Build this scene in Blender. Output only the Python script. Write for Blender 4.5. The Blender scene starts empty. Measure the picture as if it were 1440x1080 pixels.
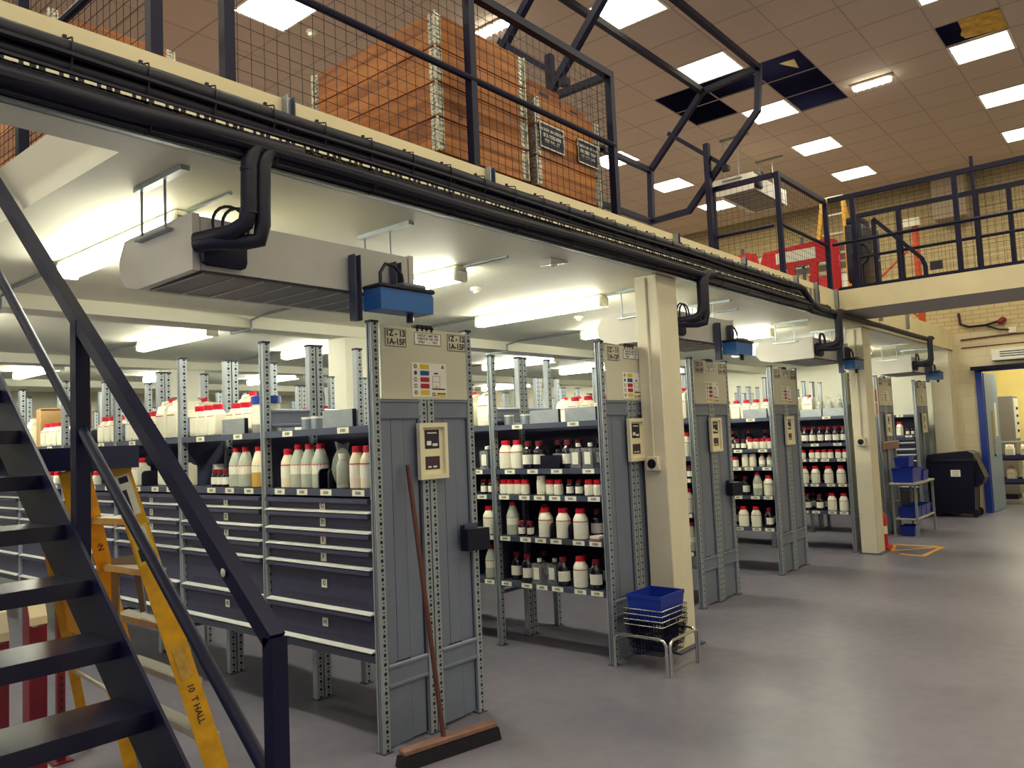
import bpy, bmesh, math, random
from mathutils import Matrix, Vector
random.seed(7)
SC = bpy.context.scene
COL = SC.collection
# ------------------------------------------------------------------ camera, world, exposure
cam = bpy.data.cameras.new('camera'); camo = bpy.data.objects.new('camera', cam); COL.objects.link(camo)
cam.sensor_width = 36.0; cam.lens = 1107.08 / 1440 * 36; cam.clip_start = 0.05; cam.clip_end = 200
RM = ((0.64383605, 0.02417839, 0.76478137), (-0.76395797, 0.0763958, 0.64072763), (-0.04293432, -0.99678437, 0.06765764))
camo.matrix_world = Matrix(((RM[0][0], -RM[0][1], -RM[0][2], 0), (RM[1][0], -RM[1][1], -RM[1][2], 0),
                            (RM[2][0], -RM[2][1], -RM[2][2], 1.65), (0, 0, 0, 1)))
SC.camera = camo
W = bpy.data.worlds.new('World'); SC.world = W; W.use_nodes = True
W.node_tree.nodes['Background'].inputs[0].default_value = (0.20, 0.20, 0.42, 1)
W.node_tree.nodes['Background'].inputs[1].default_value = 0.65
vs = SC.view_settings
vs.view_transform = 'Standard'; vs.look = 'None'; vs.gamma = 1.0; vs.use_curve_mapping = False
vs.exposure = 1.1
TUBE_POWER = 22.0; PANEL_POWER = 9.5
TUBE_COL = (1.0, 0.98, 0.80); PANEL_COL = (1.0, 0.93, 0.71)

# ------------------------------------------------------------------ helpers
def lin(c):
    return tuple(((v / 255) / 12.92 if v <= 10.3 else (((v / 255) + .055) / 1.055) ** 2.4) for v in c)
MATS = {}
def mat(name, rgb, rough=.5, metal=0.0, var=0.0, scale=6.0, bump=0.0, bscale=40.0, emit=None, alpha=1.0, spec=.5, coat=0):
    if name in MATS: return MATS[name]
    m = bpy.data.materials.new(name); m.use_nodes = True
    nt = m.node_tree; b = nt.nodes['Principled BSDF']
    c = lin(rgb) if max(rgb) > 1 else rgb
    b.inputs['Base Color'].default_value = (*c, 1); b.inputs['Roughness'].default_value = rough
    b.inputs['Metallic'].default_value = metal; b.inputs['Specular IOR Level'].default_value = spec
    if coat: b.inputs['Coat Weight'].default_value = coat
    if alpha < 1: b.inputs['Alpha'].default_value = alpha
    if emit:
        b.inputs['Emission Color'].default_value = (*emit[0], 1); b.inputs['Emission Strength'].default_value = emit[1]
    if var or bump:
        tc = nt.nodes.new('ShaderNodeTexCoord')
    if var:
        n = nt.nodes.new('ShaderNodeTexNoise'); n.inputs['Scale'].default_value = scale; n.inputs['Detail'].default_value = 5
        nt.links.new(tc.outputs['Object'], n.inputs['Vector'])
        r = nt.nodes.new('ShaderNodeMapRange'); r.inputs[1].default_value = .3; r.inputs[2].default_value = .7
        r.inputs[3].default_value = 1 - var; r.inputs[4].default_value = 1 + var
        nt.links.new(n.outputs['Fac'], r.inputs[0])
        mx = nt.nodes.new('ShaderNodeVectorMath'); mx.operation = 'SCALE'; mx.inputs[0].default_value = c
        nt.links.new(r.outputs[0], mx.inputs['Scale']); nt.links.new(mx.outputs[0], b.inputs['Base Color'])
    if bump:
        n2 = nt.nodes.new('ShaderNodeTexNoise'); n2.inputs['Scale'].default_value = bscale
        nt.links.new(tc.outputs['Object'], n2.inputs['Vector'])
        bp = nt.nodes.new('ShaderNodeBump'); bp.inputs['Strength'].default_value = bump; bp.inputs['Distance'].default_value = .01
        nt.links.new(n2.outputs['Fac'], bp.inputs['Height']); nt.links.new(bp.outputs[0], b.inputs['Normal'])
    MATS[name] = m
    return m
def nodes_of(name, rgb, **k):
    m = mat(name, rgb, **k); return m, m.node_tree, m.node_tree.nodes['Principled BSDF']
def mth(nt, op, a, b=None, c=None):
    n = nt.nodes.new('ShaderNodeMath'); n.operation = op
    for i, v in enumerate((a, b, c)):
        if v is None: continue
        if isinstance(v, (int, float)): n.inputs[i].default_value = v
        else: nt.links.new(v, n.inputs[i])
    return n.outputs[0]

class MB:
    def __init__(s): s.v = []; s.f = []; s.m = []; s.sm = []
    def add(s, vs_, fs, mi=0, smooth=False):
        o = len(s.v); s.v += [tuple(p) for p in vs_]
        for f in fs: s.f.append([i + o for i in f]); s.m.append(mi); s.sm.append(smooth)
        return s
    def box(s, x0, x1, y0, y1, z0, z1, mi=0):
        x0, x1 = min(x0, x1), max(x0, x1); y0, y1 = min(y0, y1), max(y0, y1); z0, z1 = min(z0, z1), max(z0, z1)
        return s.add([(x0, y0, z0), (x1, y0, z0), (x1, y1, z0), (x0, y1, z0), (x0, y0, z1), (x1, y0, z1), (x1, y1, z1), (x0, y1, z1)],
              [(0, 3, 2, 1), (4, 5, 6, 7), (0, 1, 5, 4), (1, 2, 6, 5), (2, 3, 7, 6), (3, 0, 4, 7)], mi)
    def cbox(s, x0, x1, y0, y1, z0, z1, c=.01, seg=2, mi=0):
        bm = bmesh.new(); bmesh.ops.create_cube(bm, size=1)
        for v in bm.verts: v.co = Vector(((x0 + x1) / 2 + v.co.x * (x1 - x0), (y0 + y1) / 2 + v.co.y * (y1 - y0), (z0 + z1) / 2 + v.co.z * (z1 - z0)))
        bmesh.ops.bevel(bm, geom=bm.edges[:], offset=c, segments=seg, affect='EDGES', profile=.5)
        bm.verts.index_update()
        s.add([v.co[:] for v in bm.verts], [[v.index for v in f.verts] for f in bm.faces], mi, True); bm.free(); return s
    def prism(s, poly, a0, a1, axis='z', mi=0):
        n = len(poly)
        def P(p, a): return {'z': (p[0], p[1], a), 'y': (p[0], a, p[1]), 'x': (a, p[0], p[1])}[axis]
        return s.add([P(p, a0) for p in poly] + [P(p, a1) for p in poly],
              [tuple(range(n))[::-1], tuple(range(n, 2 * n))] + [(i, (i + 1) % n, n + (i + 1) % n, n + i) for i in range(n)], mi)
    def tube(s, pts, r, n=8, mi=0, closed=False, rot=0.0, flat=None):
        pts = [Vector(p) for p in pts]; rings = []; up = None; N = len(pts)
        for i, p in enumerate(pts):
            a = pts[i - 1] if (i or closed) else p; b = pts[(i + 1) % N] if (i < N - 1 or closed) else p
            d1 = (p - a).normalized() if (p - a).length else None; d2 = (b - p).normalized() if (b - p).length else None
            d = ((d1 or d2) + (d2 or d1)).normalized()
            if up is None:
                up = Vector((0, 0, 1)) if abs(d.z) < .9 else Vector((0, 1, 0))
            u = (up - d * up.dot(d)).normalized(); w = d.cross(u); up = u
            k = 1.0
            if d1 and d2 and n == 4: k = 1 / max(.5, d.dot(d2))
            rr = r if isinstance(r, (int, float)) else r[i]
            rings.append([p + (u * math.cos(rot + 2 * math.pi * j / n) * k + w * math.sin(rot + 2 * math.pi * j / n)) * rr for j in range(n)])
        vs_ = [q for ring in rings for q in ring]; fs = []
        for i in range(N if closed else N - 1):
            i2 = (i + 1) % N
            for j in range(n): fs.append((i * n + j, i * n + (j + 1) % n, i2 * n + (j + 1) % n, i2 * n + j))
        if not closed: fs += [tuple(range(n))[::-1], tuple((N - 1) * n + j for j in range(n))]
        return s.add(vs_, fs, mi, n > 5)
    def bar(s, pts, w, mi=0, closed=False): return s.tube(pts, w * .7071, 4, mi, closed, math.pi / 4)
    def lathe(s, prof, n=14, mi=0, c=(0, 0, 0)):
        vs_ = []; fs = []
        for r, z in prof:
            for j in range(n): a = 2 * math.pi * j / n; vs_.append((c[0] + r * math.cos(a), c[1] + r * math.sin(a), c[2] + z))
        for i in range(len(prof) - 1):
            for j in range(n): fs.append((i * n + j, i * n + (j + 1) % n, (i + 1) * n + (j + 1) % n, (i + 1) * n + j))
        fs += [tuple(range(n))[::-1], tuple((len(prof) - 1) * n + j for j in range(n))]
        return s.add(vs_, fs, mi, True)
    def arc(s, r, z0, z1, a0, a1, n=7, mi=0, c=(0, 0)):        # label patch on a round bottle
        vs_ = []
        for i in range(n):
            a = a0 + (a1 - a0) * i / (n - 1)
            vs_ += [(c[0] + r * math.cos(a), c[1] + r * math.sin(a), z0), (c[0] + r * math.cos(a), c[1] + r * math.sin(a), z1)]
        return s.add(vs_, [(2 * i, 2 * i + 2, 2 * i + 3, 2 * i + 1) for i in range(n - 1)], mi, True)
    def mesh(s, name, *mats):
        me = bpy.data.meshes.new(name); me.from_pydata(s.v, [], s.f)
        for m in mats: me.materials.append(m)
        me.polygons.foreach_set('material_index', s.m); me.polygons.foreach_set('use_smooth', s.sm)
        if any(s.sm): me.set_sharp_from_angle(angle=math.radians(38))
        me.update(); return me
def ob(name, me, parent=None, loc=None, rot=None):
    o = bpy.data.objects.new(name, me); COL.objects.link(o)
    if parent is not None: o.parent = parent
    if loc: o.location = loc
    if rot: o.rotation_euler = rot
    return o
def tag(o, label=None, cat=None, group=None, kind=None):
    if label: o['label'] = label
    if cat: o['category'] = cat
    if group: o['group'] = group
    if kind: o['kind'] = kind
    return o
def thing(name, label, cat, loc=(0, 0, 0), group=None, rot=None):
    return tag(ob(name, None, None, loc, rot), label, cat, group)
def part(parent, name, mb, *mats, loc=None, rot=None, kind=None, label=None):
    o = ob(name, mb.mesh(name, *mats) if isinstance(mb, MB) else mb, parent, loc, rot)
    if kind: o['kind'] = kind
    if label: o['label'] = label
    return o
TXT = {}
def text_mesh(body, size, m, face='-y', align='CENTER', bold=0.0, space=1.0):
    key = (body, size, m.name, face, align)
    if key in TXT: return TXT[key]
    cu = bpy.data.curves.new('text', 'FONT'); cu.body = body; cu.size = size; cu.resolution_u = 2
    cu.align_x = align; cu.align_y = 'CENTER'; cu.offset = bold; cu.space_line = space; cu.extrude = .0004
    o = bpy.data.objects.new('text', cu); COL.objects.link(o)
    bpy.context.view_layer.update()
    me = bpy.data.meshes.new_from_object(o.evaluated_get(bpy.context.evaluated_depsgraph_get()))
    bpy.data.objects.remove(o); bpy.data.curves.remove(cu)
    R = Matrix.Rotation(math.pi / 2, 4, 'X')
    if face == '-x': R = Matrix.Rotation(-math.pi / 2, 4, 'Z') @ R
    me.transform(R); me.materials.clear(); me.materials.append(m); me.name = 'lettering'
    TXT[key] = me
    return me
ORD = 'first second third fourth fifth sixth seventh eighth ninth tenth eleventh twelfth thirteenth fourteenth fifteenth sixteenth seventeenth eighteenth nineteenth twentieth'.split()
def ordw(i): return ORD[i] if i < 20 else 'twenty-' + ORD[i - 20] if i < 29 else 'thirtieth'

# ------------------------------------------------------------------ materials
m_soffit = mat('soffit white paint', (232, 230, 212), .6, var=.04, scale=1.2, bump=.12, bscale=3)
m_cream = mat('cream fascia paint', (236, 222, 176), .5, var=.05, scale=3)
m_pillar = mat('cream pillar paint', (226, 218, 188), .55, var=.05, scale=3, bump=.1, bscale=25)
m_wall = mat('pale wall paint', (232, 230, 210), .7, var=.04, scale=1)
m_steel = mat('grey rack steel', (124, 133, 150), .42, .35, var=.06, scale=4)
m_steel_d = mat('dark rack steel', (78, 84, 104), .42, .3, var=.08, scale=4)
m_drawer = mat('drawer front paint', (58, 58, 86), .45, .1, var=.06, scale=3)
m_ledge_lit = mat('lit drawer ledge', (226, 226, 224), .4, .1)  # near-white ledge tops: the light they catch is put into the colour
m_galv = mat('galvanised steel', (158, 166, 170), .38, .6, var=.1, scale=20)
m_navy = mat('black navy paint', (11, 11, 46), .5, 0, var=.1, scale=8, spec=.3)
m_black = mat('black rubber', (12, 10, 28), .55, 0, var=.15, scale=10)
m_capk = mat('black plastic', (9, 8, 34), .42, spec=.4)
m_pipe = mat('black pipe insulation', (8, 7, 34), .55, 0, var=.2, scale=12, bump=.3, bscale=18)
m_board = mat('beige sign board', (208, 204, 180), .55, var=.03, scale=2)
m_white = mat('white plastic', (240, 238, 220), .4)
m_label = mat('white label paper', (236, 234, 214), .6, var=.05, scale=60)
m_red = mat('red cap plastic', (206, 18, 44), .38)
m_bot = mat('white bottle plastic', (240, 236, 212), .38, var=.02)
m_bcream = mat('cream bottle plastic', (232, 222, 190), .4)
m_bclear = mat('milky bottle plastic', (176, 182, 164), .35, var=.05, scale=14)
m_amberliq = mat('amber liquid', (196, 160, 84), .35)
m_dark = mat('dark bottle glass', (26, 20, 34), .12, spec=.7)
m_print = mat('dark print', (36, 34, 52), .6)
m_stripe = mat('red label stripe', (176, 30, 34), .5)
m_blue = mat('blue plastic', (20, 50, 150), .4, var=.05)
m_blue_l = mat('blue pump casing', (34, 92, 156), .38)
m_yel = mat('yellow ladder paint', (226, 168, 26), .45, var=.16, scale=14)
m_alu = mat('aluminium', (196, 192, 178), .35, .7, var=.1, scale=30)
m_maroon = mat('maroon steel paint', (128, 24, 48), .45, var=.12, scale=8)
m_hred = mat('red barrier plastic', (206, 26, 36), .4, var=.06)
m_orange = mat('orange rack paint', (214, 84, 36), .45, var=.08)
m_acw = mat('air conditioner casing', (206, 202, 190), .45, var=.03)
m_acd = mat('air conditioner grille', (96, 92, 96), .5)
m_tan = mat('carton board', (190, 156, 104), .7, var=.06)
m_brown = mat('brown carton', (110, 62, 52), .7, var=.06)
m_broomw = mat('dark wood handle', (92, 48, 38), .5, var=.2, scale=20)
m_broomh = mat('broom wood', (136, 100, 82), .6, var=.15, scale=20)
m_brist = mat('broom bristle', (20, 16, 28), .9, bump=.8, bscale=120)
m_clear = mat('clear plastic', (200, 205, 205), .1, alpha=.28)
m_film = mat('clear film', (214, 218, 208), .12, alpha=.26, bump=.6, bscale=30)
m_signy = mat('yellow sign', (222, 190, 40), .5); m_signb = mat('blue sign', (30, 72, 140), .5); m_signr = mat('red sign', (176, 24, 60), .5)
m_signk = mat('black sign', (28, 28, 44), .5)
m_yfloor = mat('yellow floor paint', (236, 178, 30), .5, var=.1, scale=12)
m_doorb = mat('blue door paint', (30, 58, 150), .4); m_doorl = mat('pale blue door face', (128, 150, 172), .4, var=.06, scale=3)
m_grey = mat('grey cabinet paint', (128, 124, 122), .5)
m_dim = mat('roof void shade', (10, 9, 22), .9, spec=0.0)  # near-black roof deck, the shade of the void painted in
m_tube = mat('tube diffuser', (250, 246, 220), .4, emit=(TUBE_COL, TUBE_POWER))
m_panel = mat('panel diffuser', (250, 240, 210), .4, emit=(PANEL_COL, PANEL_POWER))
m_twin = mat('twin lamp diffuser', (250, 248, 230), .4, emit=((1, .97, .8), 5))
m_tile = mat('ceiling tile', (208, 188, 172), .8, var=.035, scale=1.5, bump=.1, bscale=60)
m_grid = mat('ceiling grid bar', (176, 156, 146), .6)
m_signw = mat('plain sign white', (238, 236, 224), .5)
m_glass = mat('door glass', (14, 18, 44), .08, spec=.7)

# floor: epoxy, mottled
m_floor, nt, b = nodes_of('grey epoxy floor', (122, 116, 124), rough=.32, spec=.45)
tc = nt.nodes.new('ShaderNodeTexCoord')
n1 = nt.nodes.new('ShaderNodeTexNoise'); n1.inputs['Scale'].default_value = .7; n1.inputs['Detail'].default_value = 7
n2 = nt.nodes.new('ShaderNodeTexNoise'); n2.inputs['Scale'].default_value = 9; n2.inputs['Detail'].default_value = 4
nt.links.new(tc.outputs['Object'], n1.inputs['Vector']); nt.links.new(tc.outputs['Object'], n2.inputs['Vector'])
rp = nt.nodes.new('ShaderNodeValToRGB')
rp.color_ramp.elements[0].position = .3; rp.color_ramp.elements[0].color = (*lin((104, 102, 116)), 1)
rp.color_ramp.elements[1].position = .7; rp.color_ramp.elements[1].color = (*lin((138, 134, 144)), 1)
nt.links.new(mth(nt, 'ADD', mth(nt, 'MULTIPLY', n1.outputs['Fac'], .7), mth(nt, 'MULTIPLY', n2.outputs['Fac'], .3)), rp.inputs[0])
nt.links.new(rp.outputs[0], b.inputs['Base Color'])
nt.links.new(mth(nt, 'ADD', .22, mth(nt, 'MULTIPLY', n1.outputs['Fac'], .24)), b.inputs['Roughness'])
# perforated post: holes down the face that looks along -Y and down the inner side
m_post, nt, b = nodes_of('perforated post steel', (150, 158, 166), rough=.38, metal=.35)
tc = nt.nodes.new('ShaderNodeTexCoord'); sx = nt.nodes.new('ShaderNodeSeparateXYZ'); nt.links.new(tc.outputs['Object'], sx.inputs[0])
def near(v, c, h): return mth(nt, 'COMPARE', v, c, h)
fz = mth(nt, 'FRACT', mth(nt, 'MULTIPLY', sx.outputs[2], 20))
hole = mth(nt, 'MULTIPLY', near(fz, .25, .18), near(sx.outputs[0], .029, .009))
hole2 = mth(nt, 'MULTIPLY', near(fz, .75, .09), near(sx.outputs[0], .031, .005))
hh = mth(nt, 'MAXIMUM', hole, hole2)
mx = nt.nodes.new('ShaderNodeMix'); mx.data_type = 'RGBA'; mx.inputs[6].default_value = (*lin((160, 168, 174)), 1); mx.inputs[7].default_value = (*lin((18, 18, 34)), 1)
nt.links.new(hh, mx.inputs[0]); nt.links.new(mx.outputs[2], b.inputs['Base Color'])
# slotted tray edge
m_slot, nt, b = nodes_of('slotted tray steel', (170, 172, 160), rough=.4, metal=.3)
tc = nt.nodes.new('ShaderNodeTexCoord'); sx = nt.nodes.new('ShaderNodeSeparateXYZ'); nt.links.new(tc.outputs['Object'], sx.inputs[0])
fx = mth(nt, 'FRACT', mth(nt, 'MULTIPLY', sx.outputs[0], 8.0))
on = mth(nt, 'MAXIMUM', mth(nt, 'MAXIMUM', mth(nt, 'COMPARE', fx, .22, .17), mth(nt, 'COMPARE', fx, .58, .07)), mth(nt, 'COMPARE', fx, .85, .03))
mx = nt.nodes.new('ShaderNodeMix'); mx.data_type = 'RGBA'; mx.inputs[6].default_value = (*lin((24, 22, 40)), 1); mx.inputs[7].default_value = (*lin((226, 220, 184)), 1)
nt.links.new(on, mx.inputs[0]); nt.links.new(mx.outputs[2], b.inputs['Base Color'])
# wood
m_wood, nt, b = nodes_of('orange pine', (206, 138, 66), rough=.6)
tc = nt.nodes.new('ShaderNodeTexCoord'); mp = nt.nodes.new('ShaderNodeMapping'); mp.inputs['Scale'].default_value = (1.0, 1.0, 8)
nt.links.new(tc.outputs['Object'], mp.inputs[0])
nz = nt.nodes.new('ShaderNodeTexNoise'); nz.inputs['Scale'].default_value = 2.2; nz.inputs['Detail'].default_value = 6; nz.inputs['Distortion'].default_value = .8
nt.links.new(mp.outputs[0], nz.inputs['Vector'])
oi = nt.nodes.new('ShaderNodeObjectInfo')
rp = nt.nodes.new('ShaderNodeValToRGB'); rp.color_ramp.elements[0].position = .2; rp.color_ramp.elements[0].color = (*lin((122, 64, 26)), 1)
rp.color_ramp.elements[1].position = .72; rp.color_ramp.elements[1].color = (*lin((200, 128, 60)), 1)
vk = nt.nodes.new('ShaderNodeTexVoronoi'); vk.inputs['Scale'].default_value = 4.5; nt.links.new(tc.outputs['Object'], vk.inputs['Vector'])
kn = mth(nt, 'MULTIPLY', mth(nt, 'LESS_THAN', vk.outputs['Distance'], .09), -.35)
nt.links.new(mth(nt, 'ADD', kn, mth(nt, 'ADD', nz.outputs['Fac'], mth(nt, 'MULTIPLY', mth(nt, 'SUBTRACT', oi.outputs['Random'], .5), .28))), rp.inputs[0])
nt.links.new(rp.outputs[0], b.inputs['Base Color'])
# brick / block walls
def brickmat(name, rgb, rgb2, mort, w, h, axis):
    m, nt, b = nodes_of(name, rgb, rough=.7)
    tc = nt.nodes.new('ShaderNodeTexCoord'); sx = nt.nodes.new('ShaderNodeSeparateXYZ'); nt.links.new(tc.outputs['Object'], sx.inputs[0])
    cb = nt.nodes.new('ShaderNodeCombineXYZ'); nt.links.new(sx.outputs[axis], cb.inputs[0]); nt.links.new(sx.outputs[2], cb.inputs[1])
    bk = nt.nodes.new('ShaderNodeTexBrick'); bk.inputs['Scale'].default_value = 1; bk.inputs['Brick Width'].default_value = w; bk.inputs['Row Height'].default_value = h
    bk.inputs['Mortar Size'].default_value = .006; bk.inputs['Color1'].default_value = (*lin(rgb), 1); bk.inputs['Color2'].default_value = (*lin(rgb2), 1); bk.inputs['Mortar'].default_value = (*lin(mort), 1)
    nt.links.new(cb.outputs[0], bk.inputs['Vector']); nt.links.new(bk.outputs['Color'], b.inputs['Base Color'])
    bp = nt.nodes.new('ShaderNodeBump'); bp.inputs['Strength'].default_value = .4; bp.inputs['Distance'].default_value = .008; bp.invert = True
    nt.links.new(bk.outputs['Fac'], bp.inputs['Height']); nt.links.new(bp.outputs[0], b.inputs['Normal'])
    return m
m_block = brickmat('painted blockwork', (222, 210, 174), (217, 204, 168), (208, 194, 158), .44, .225, 1)
m_brick = brickmat('painted brickwork', (222, 204, 154), (214, 194, 142), (178, 158, 114), .225, .075, 1)
# checker plate tread: raised lozenges, alternate cells turned
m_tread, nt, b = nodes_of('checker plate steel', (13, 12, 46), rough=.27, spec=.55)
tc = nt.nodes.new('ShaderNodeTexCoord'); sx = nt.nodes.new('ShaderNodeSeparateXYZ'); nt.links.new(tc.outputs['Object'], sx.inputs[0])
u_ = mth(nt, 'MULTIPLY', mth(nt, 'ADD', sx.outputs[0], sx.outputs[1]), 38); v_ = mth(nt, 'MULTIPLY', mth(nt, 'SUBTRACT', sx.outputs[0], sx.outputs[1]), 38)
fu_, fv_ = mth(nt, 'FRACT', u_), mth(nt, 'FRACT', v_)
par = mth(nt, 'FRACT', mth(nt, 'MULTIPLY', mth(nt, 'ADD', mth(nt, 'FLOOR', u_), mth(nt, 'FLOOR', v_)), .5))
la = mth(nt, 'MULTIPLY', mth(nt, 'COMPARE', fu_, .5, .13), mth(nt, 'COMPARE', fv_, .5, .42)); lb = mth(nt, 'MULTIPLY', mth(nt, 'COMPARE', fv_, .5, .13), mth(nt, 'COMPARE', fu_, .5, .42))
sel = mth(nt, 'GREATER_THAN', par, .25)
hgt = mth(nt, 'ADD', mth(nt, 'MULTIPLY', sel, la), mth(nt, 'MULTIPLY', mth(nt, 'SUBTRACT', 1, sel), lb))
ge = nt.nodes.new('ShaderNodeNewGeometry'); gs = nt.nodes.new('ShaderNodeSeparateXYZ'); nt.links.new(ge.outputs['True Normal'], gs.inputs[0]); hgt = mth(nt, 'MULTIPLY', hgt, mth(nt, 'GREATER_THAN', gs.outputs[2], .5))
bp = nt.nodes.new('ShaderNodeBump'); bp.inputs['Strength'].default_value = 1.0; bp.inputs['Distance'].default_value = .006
mx = nt.nodes.new('ShaderNodeMix'); mx.data_type = 'RGBA'; mx.inputs[6].default_value = (*lin((12, 11, 42)), 1); mx.inputs[7].default_value = (*lin((38, 37, 64)), 1)  # raised lozenges painted lighter, a highlight put into the colour
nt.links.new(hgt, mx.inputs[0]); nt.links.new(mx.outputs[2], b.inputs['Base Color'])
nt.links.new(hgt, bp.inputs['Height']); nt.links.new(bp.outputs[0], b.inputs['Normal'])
# barcode shelf ticket
m_tick, nt, b = nodes_of('barcode ticket', (236, 234, 210), rough=.6)
tc = nt.nodes.new('ShaderNodeTexCoord'); sx = nt.nodes.new('ShaderNodeSeparateXYZ'); nt.links.new(tc.outputs['Object'], sx.inputs[0])
nz = nt.nodes.new('ShaderNodeTexNoise'); nz.noise_dimensions = '1D'; nz.inputs['Scale'].default_value = 420
nt.links.new(sx.outputs[1], nz.inputs['W'])
mk = mth(nt, 'MULTIPLY', mth(nt, 'GREATER_THAN', nz.outputs['Fac'], .47), mth(nt, 'MULTIPLY', mth(nt, 'COMPARE', sx.outputs[1], 0, .024), mth(nt, 'COMPARE', sx.outputs[2], 0, .009)))
mx = nt.nodes.new('ShaderNodeMix'); mx.data_type = 'RGBA'; mx.inputs[6].default_value = (*lin((236, 234, 210)), 1); mx.inputs[7].default_value = (*lin((50, 48, 60)), 1)
nt.links.new(mk, mx.inputs[0]); nt.links.new(mx.outputs[2], b.inputs['Base Color'])

# ------------------------------------------------------------------ setting
def struct(name, mb, *mats): return tag(ob(name, mb.mesh(name, *mats)), kind='structure')
ZC = 5.86
struct('floor', MB().box(-6, 22, -6, 16.2, -.2, 0), m_floor)
# far wall with a doorway (Y 0.7 .. 2.6)
struct('wall_store', MB().box(15.75, 16.0, 3.3, 16.2, 0, 3.15), m_wall)
wf = struct('wall_far', MB().box(15.75, 16.0, 2.62, 3.3, 0, 3.15).box(15.75, 16.0, -6, .7, 0, 3.15).box(15.75, 16.0, .7, 2.62, 2.5, 3.15), m_block)
struct('wall_far_upper', MB().box(15.75, 16.0, -6, 16.2, 3.15, 6.5), m_brick)
struct('wall_right', MB().box(-6, 16, -6.2, -6.0, 0, 6.5), m_wall)
struct('wall_left', MB().box(-6.2, -6, 2.95, 16.2, 0, 6.5), m_wall)
struct('wall_back', MB().box(-6, 16, 16.0, 16.2, 0, 6.5), m_wall)
# upper floor slab with the stairwell opening X .3..1.38, Y 3.16..5.7
sl = MB().box(-6, 15.75, 2.95, 3.16, 2.86, 3.15).box(1.38, 15.75, 3.16, 16, 2.86, 3.15).box(-6, .3, 3.16, 16, 2.86, 3.15).box(.3, 1.38, 5.7, 16, 2.86, 3.15)
fu = struct('floor_upper', sl, m_soffit, mat('upper floor paint', (140, 134, 134), .5, var=.08, scale=2))
for p_ in fu.data.polygons:
    if p_.normal.z > .5: p_.material_index = 1
struct('trim_1', MB().box(-6, 15.75, 2.93, 2.97, 2.86, 3.2), m_cream)
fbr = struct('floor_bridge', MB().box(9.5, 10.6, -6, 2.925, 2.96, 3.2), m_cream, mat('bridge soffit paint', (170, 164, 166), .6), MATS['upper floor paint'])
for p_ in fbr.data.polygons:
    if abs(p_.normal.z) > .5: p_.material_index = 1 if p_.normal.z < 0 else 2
struct('trim_2', MB().box(9.5, 9.54, -6, 2.9, 3.2, 3.235).box(10.56, 10.6, -6, 2.9, 3.2, 3.235), m_navy)
for i, (y, z) in enumerate(((6.4, 2.75), (10.1, 2.75), (13.4, 2.75))):
    struct('trim_%d' % (i + 3), MB().box(1.4, 15.75, y, y + .3, z, 2.86), m_soffit)
for i, (x, y, w, d) in enumerate(((5.31, 2.96, .31, .2), (10.5, 2.96, .31, .2), (15.42, 2.96, .33, .3), (5.03, 6.4, .5, .3), (10.3, 6.4, .5, .3), (5.03, 10.1, .5, .3), (10.3, 10.1, .5, .3))):
    hh_ = 2.859 if i < 3 else 2.749
    p = tag(thing('pillar', ['cream square pillar beside the blue tub and second rack', 'cream pillar beside the red fire extinguisher and fifth rack',
        'cream pillar against the far wall behind the black wheeled bin', 'white column rising behind the nearest rack, under the first ceiling beam',
        'white column behind the fourth rack, under the first ceiling beam', 'white column deep between the racks under the second ceiling beam',
        'white column deep behind the far racks under the second ceiling beam'][i], 'pillar', (x, y, 0)), kind='structure')
    part(p, 'shaft', MB().cbox(0, w, 0, d, 0, hh_, .008, 1), m_pillar if i < 3 else m_soffit)
    if i < 2:
        part(p, 'base_plate', MB().box(-.03, w + .05, -.05, d + .02, 0, .012), m_steel_d)
        part(p, 'conduit', MB().tube([(-.012, .1, 2.83), (-.012, .1, 1.46)], .011, 6), m_pillar)
        s_ = part(p, 'socket_box', MB().cbox(-.05, 0, .045, .155, 1.35, 1.46, .008, 1), m_pillar)
        part(s_, 'socket', MB().lathe([(.036, 0), (.036, .006), (.0, .006)], 16).mesh('socket', m_capk), loc=(-.05, .1, 1.405), rot=(0, -math.pi / 2, 0))

# ceiling of tiles
GX0, GY0, TX, TY = 8.15, 1.06, .6, .62
lights = {}
for k in range(-6, 5):
    for j in range(-2, 5): lights[(3 * k, 4 * j)] = 1
lights[(-7, 8)] = 1
for q in ((-6, 8),): lights.pop(q, None)
holes = {(1, 5), (2, 5), (1, 4), (1, 3), (2, 3), (3, 3), (2, 0)}
ceil = struct('ceiling', MB().box(-6, 16, -6, 16.2, 6.5, 6.6).box(-6.05, -5.72, -6, 16.2, ZC, 6.5), m_dim)  # second box: unseen skirt added to keep light out of the void
tm = MB().box(.006, TX - .006, .006, TY - .006, 0, .02).mesh('tile', m_tile)
cells = []
for i in range(-23, 13):
    for j in range(-11, 25):
        x = GX0 + i * TX; y = GY0 + j * TY
        if x + TX > 15.76 or y + TY > 16: continue
        if (i, j) in holes or (i, j) in lights: continue
        d = math.hypot(x, y); v = (camo.matrix_world.inverted() @ Vector((x + .3, y + .3, ZC)))
        inview = v.z < -.5 and abs(v.x / -v.z) < .69 and abs(v.y / -v.z) < .53
        cells.append((not inview, d, x, y))
cells.sort(); rest = MB()
for k, (_, d, x, y) in enumerate(cells):
    if k < 300: ob('tile', tm, ceil, (x, y, ZC))
    else: rest.box(x + .006, x + TX - .006, y + .006, y + TY - .006, ZC, ZC + .02)
part(ceil, 'far_tile', rest, m_tile, kind='stuff')
gb = MB()
for i in range(-23, 14):
    x = GX0 + i * TX
    if x < 15.75: gb.box(x - .008, x + .008, -5.8, 16, ZC - .002, ZC + .004)
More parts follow.
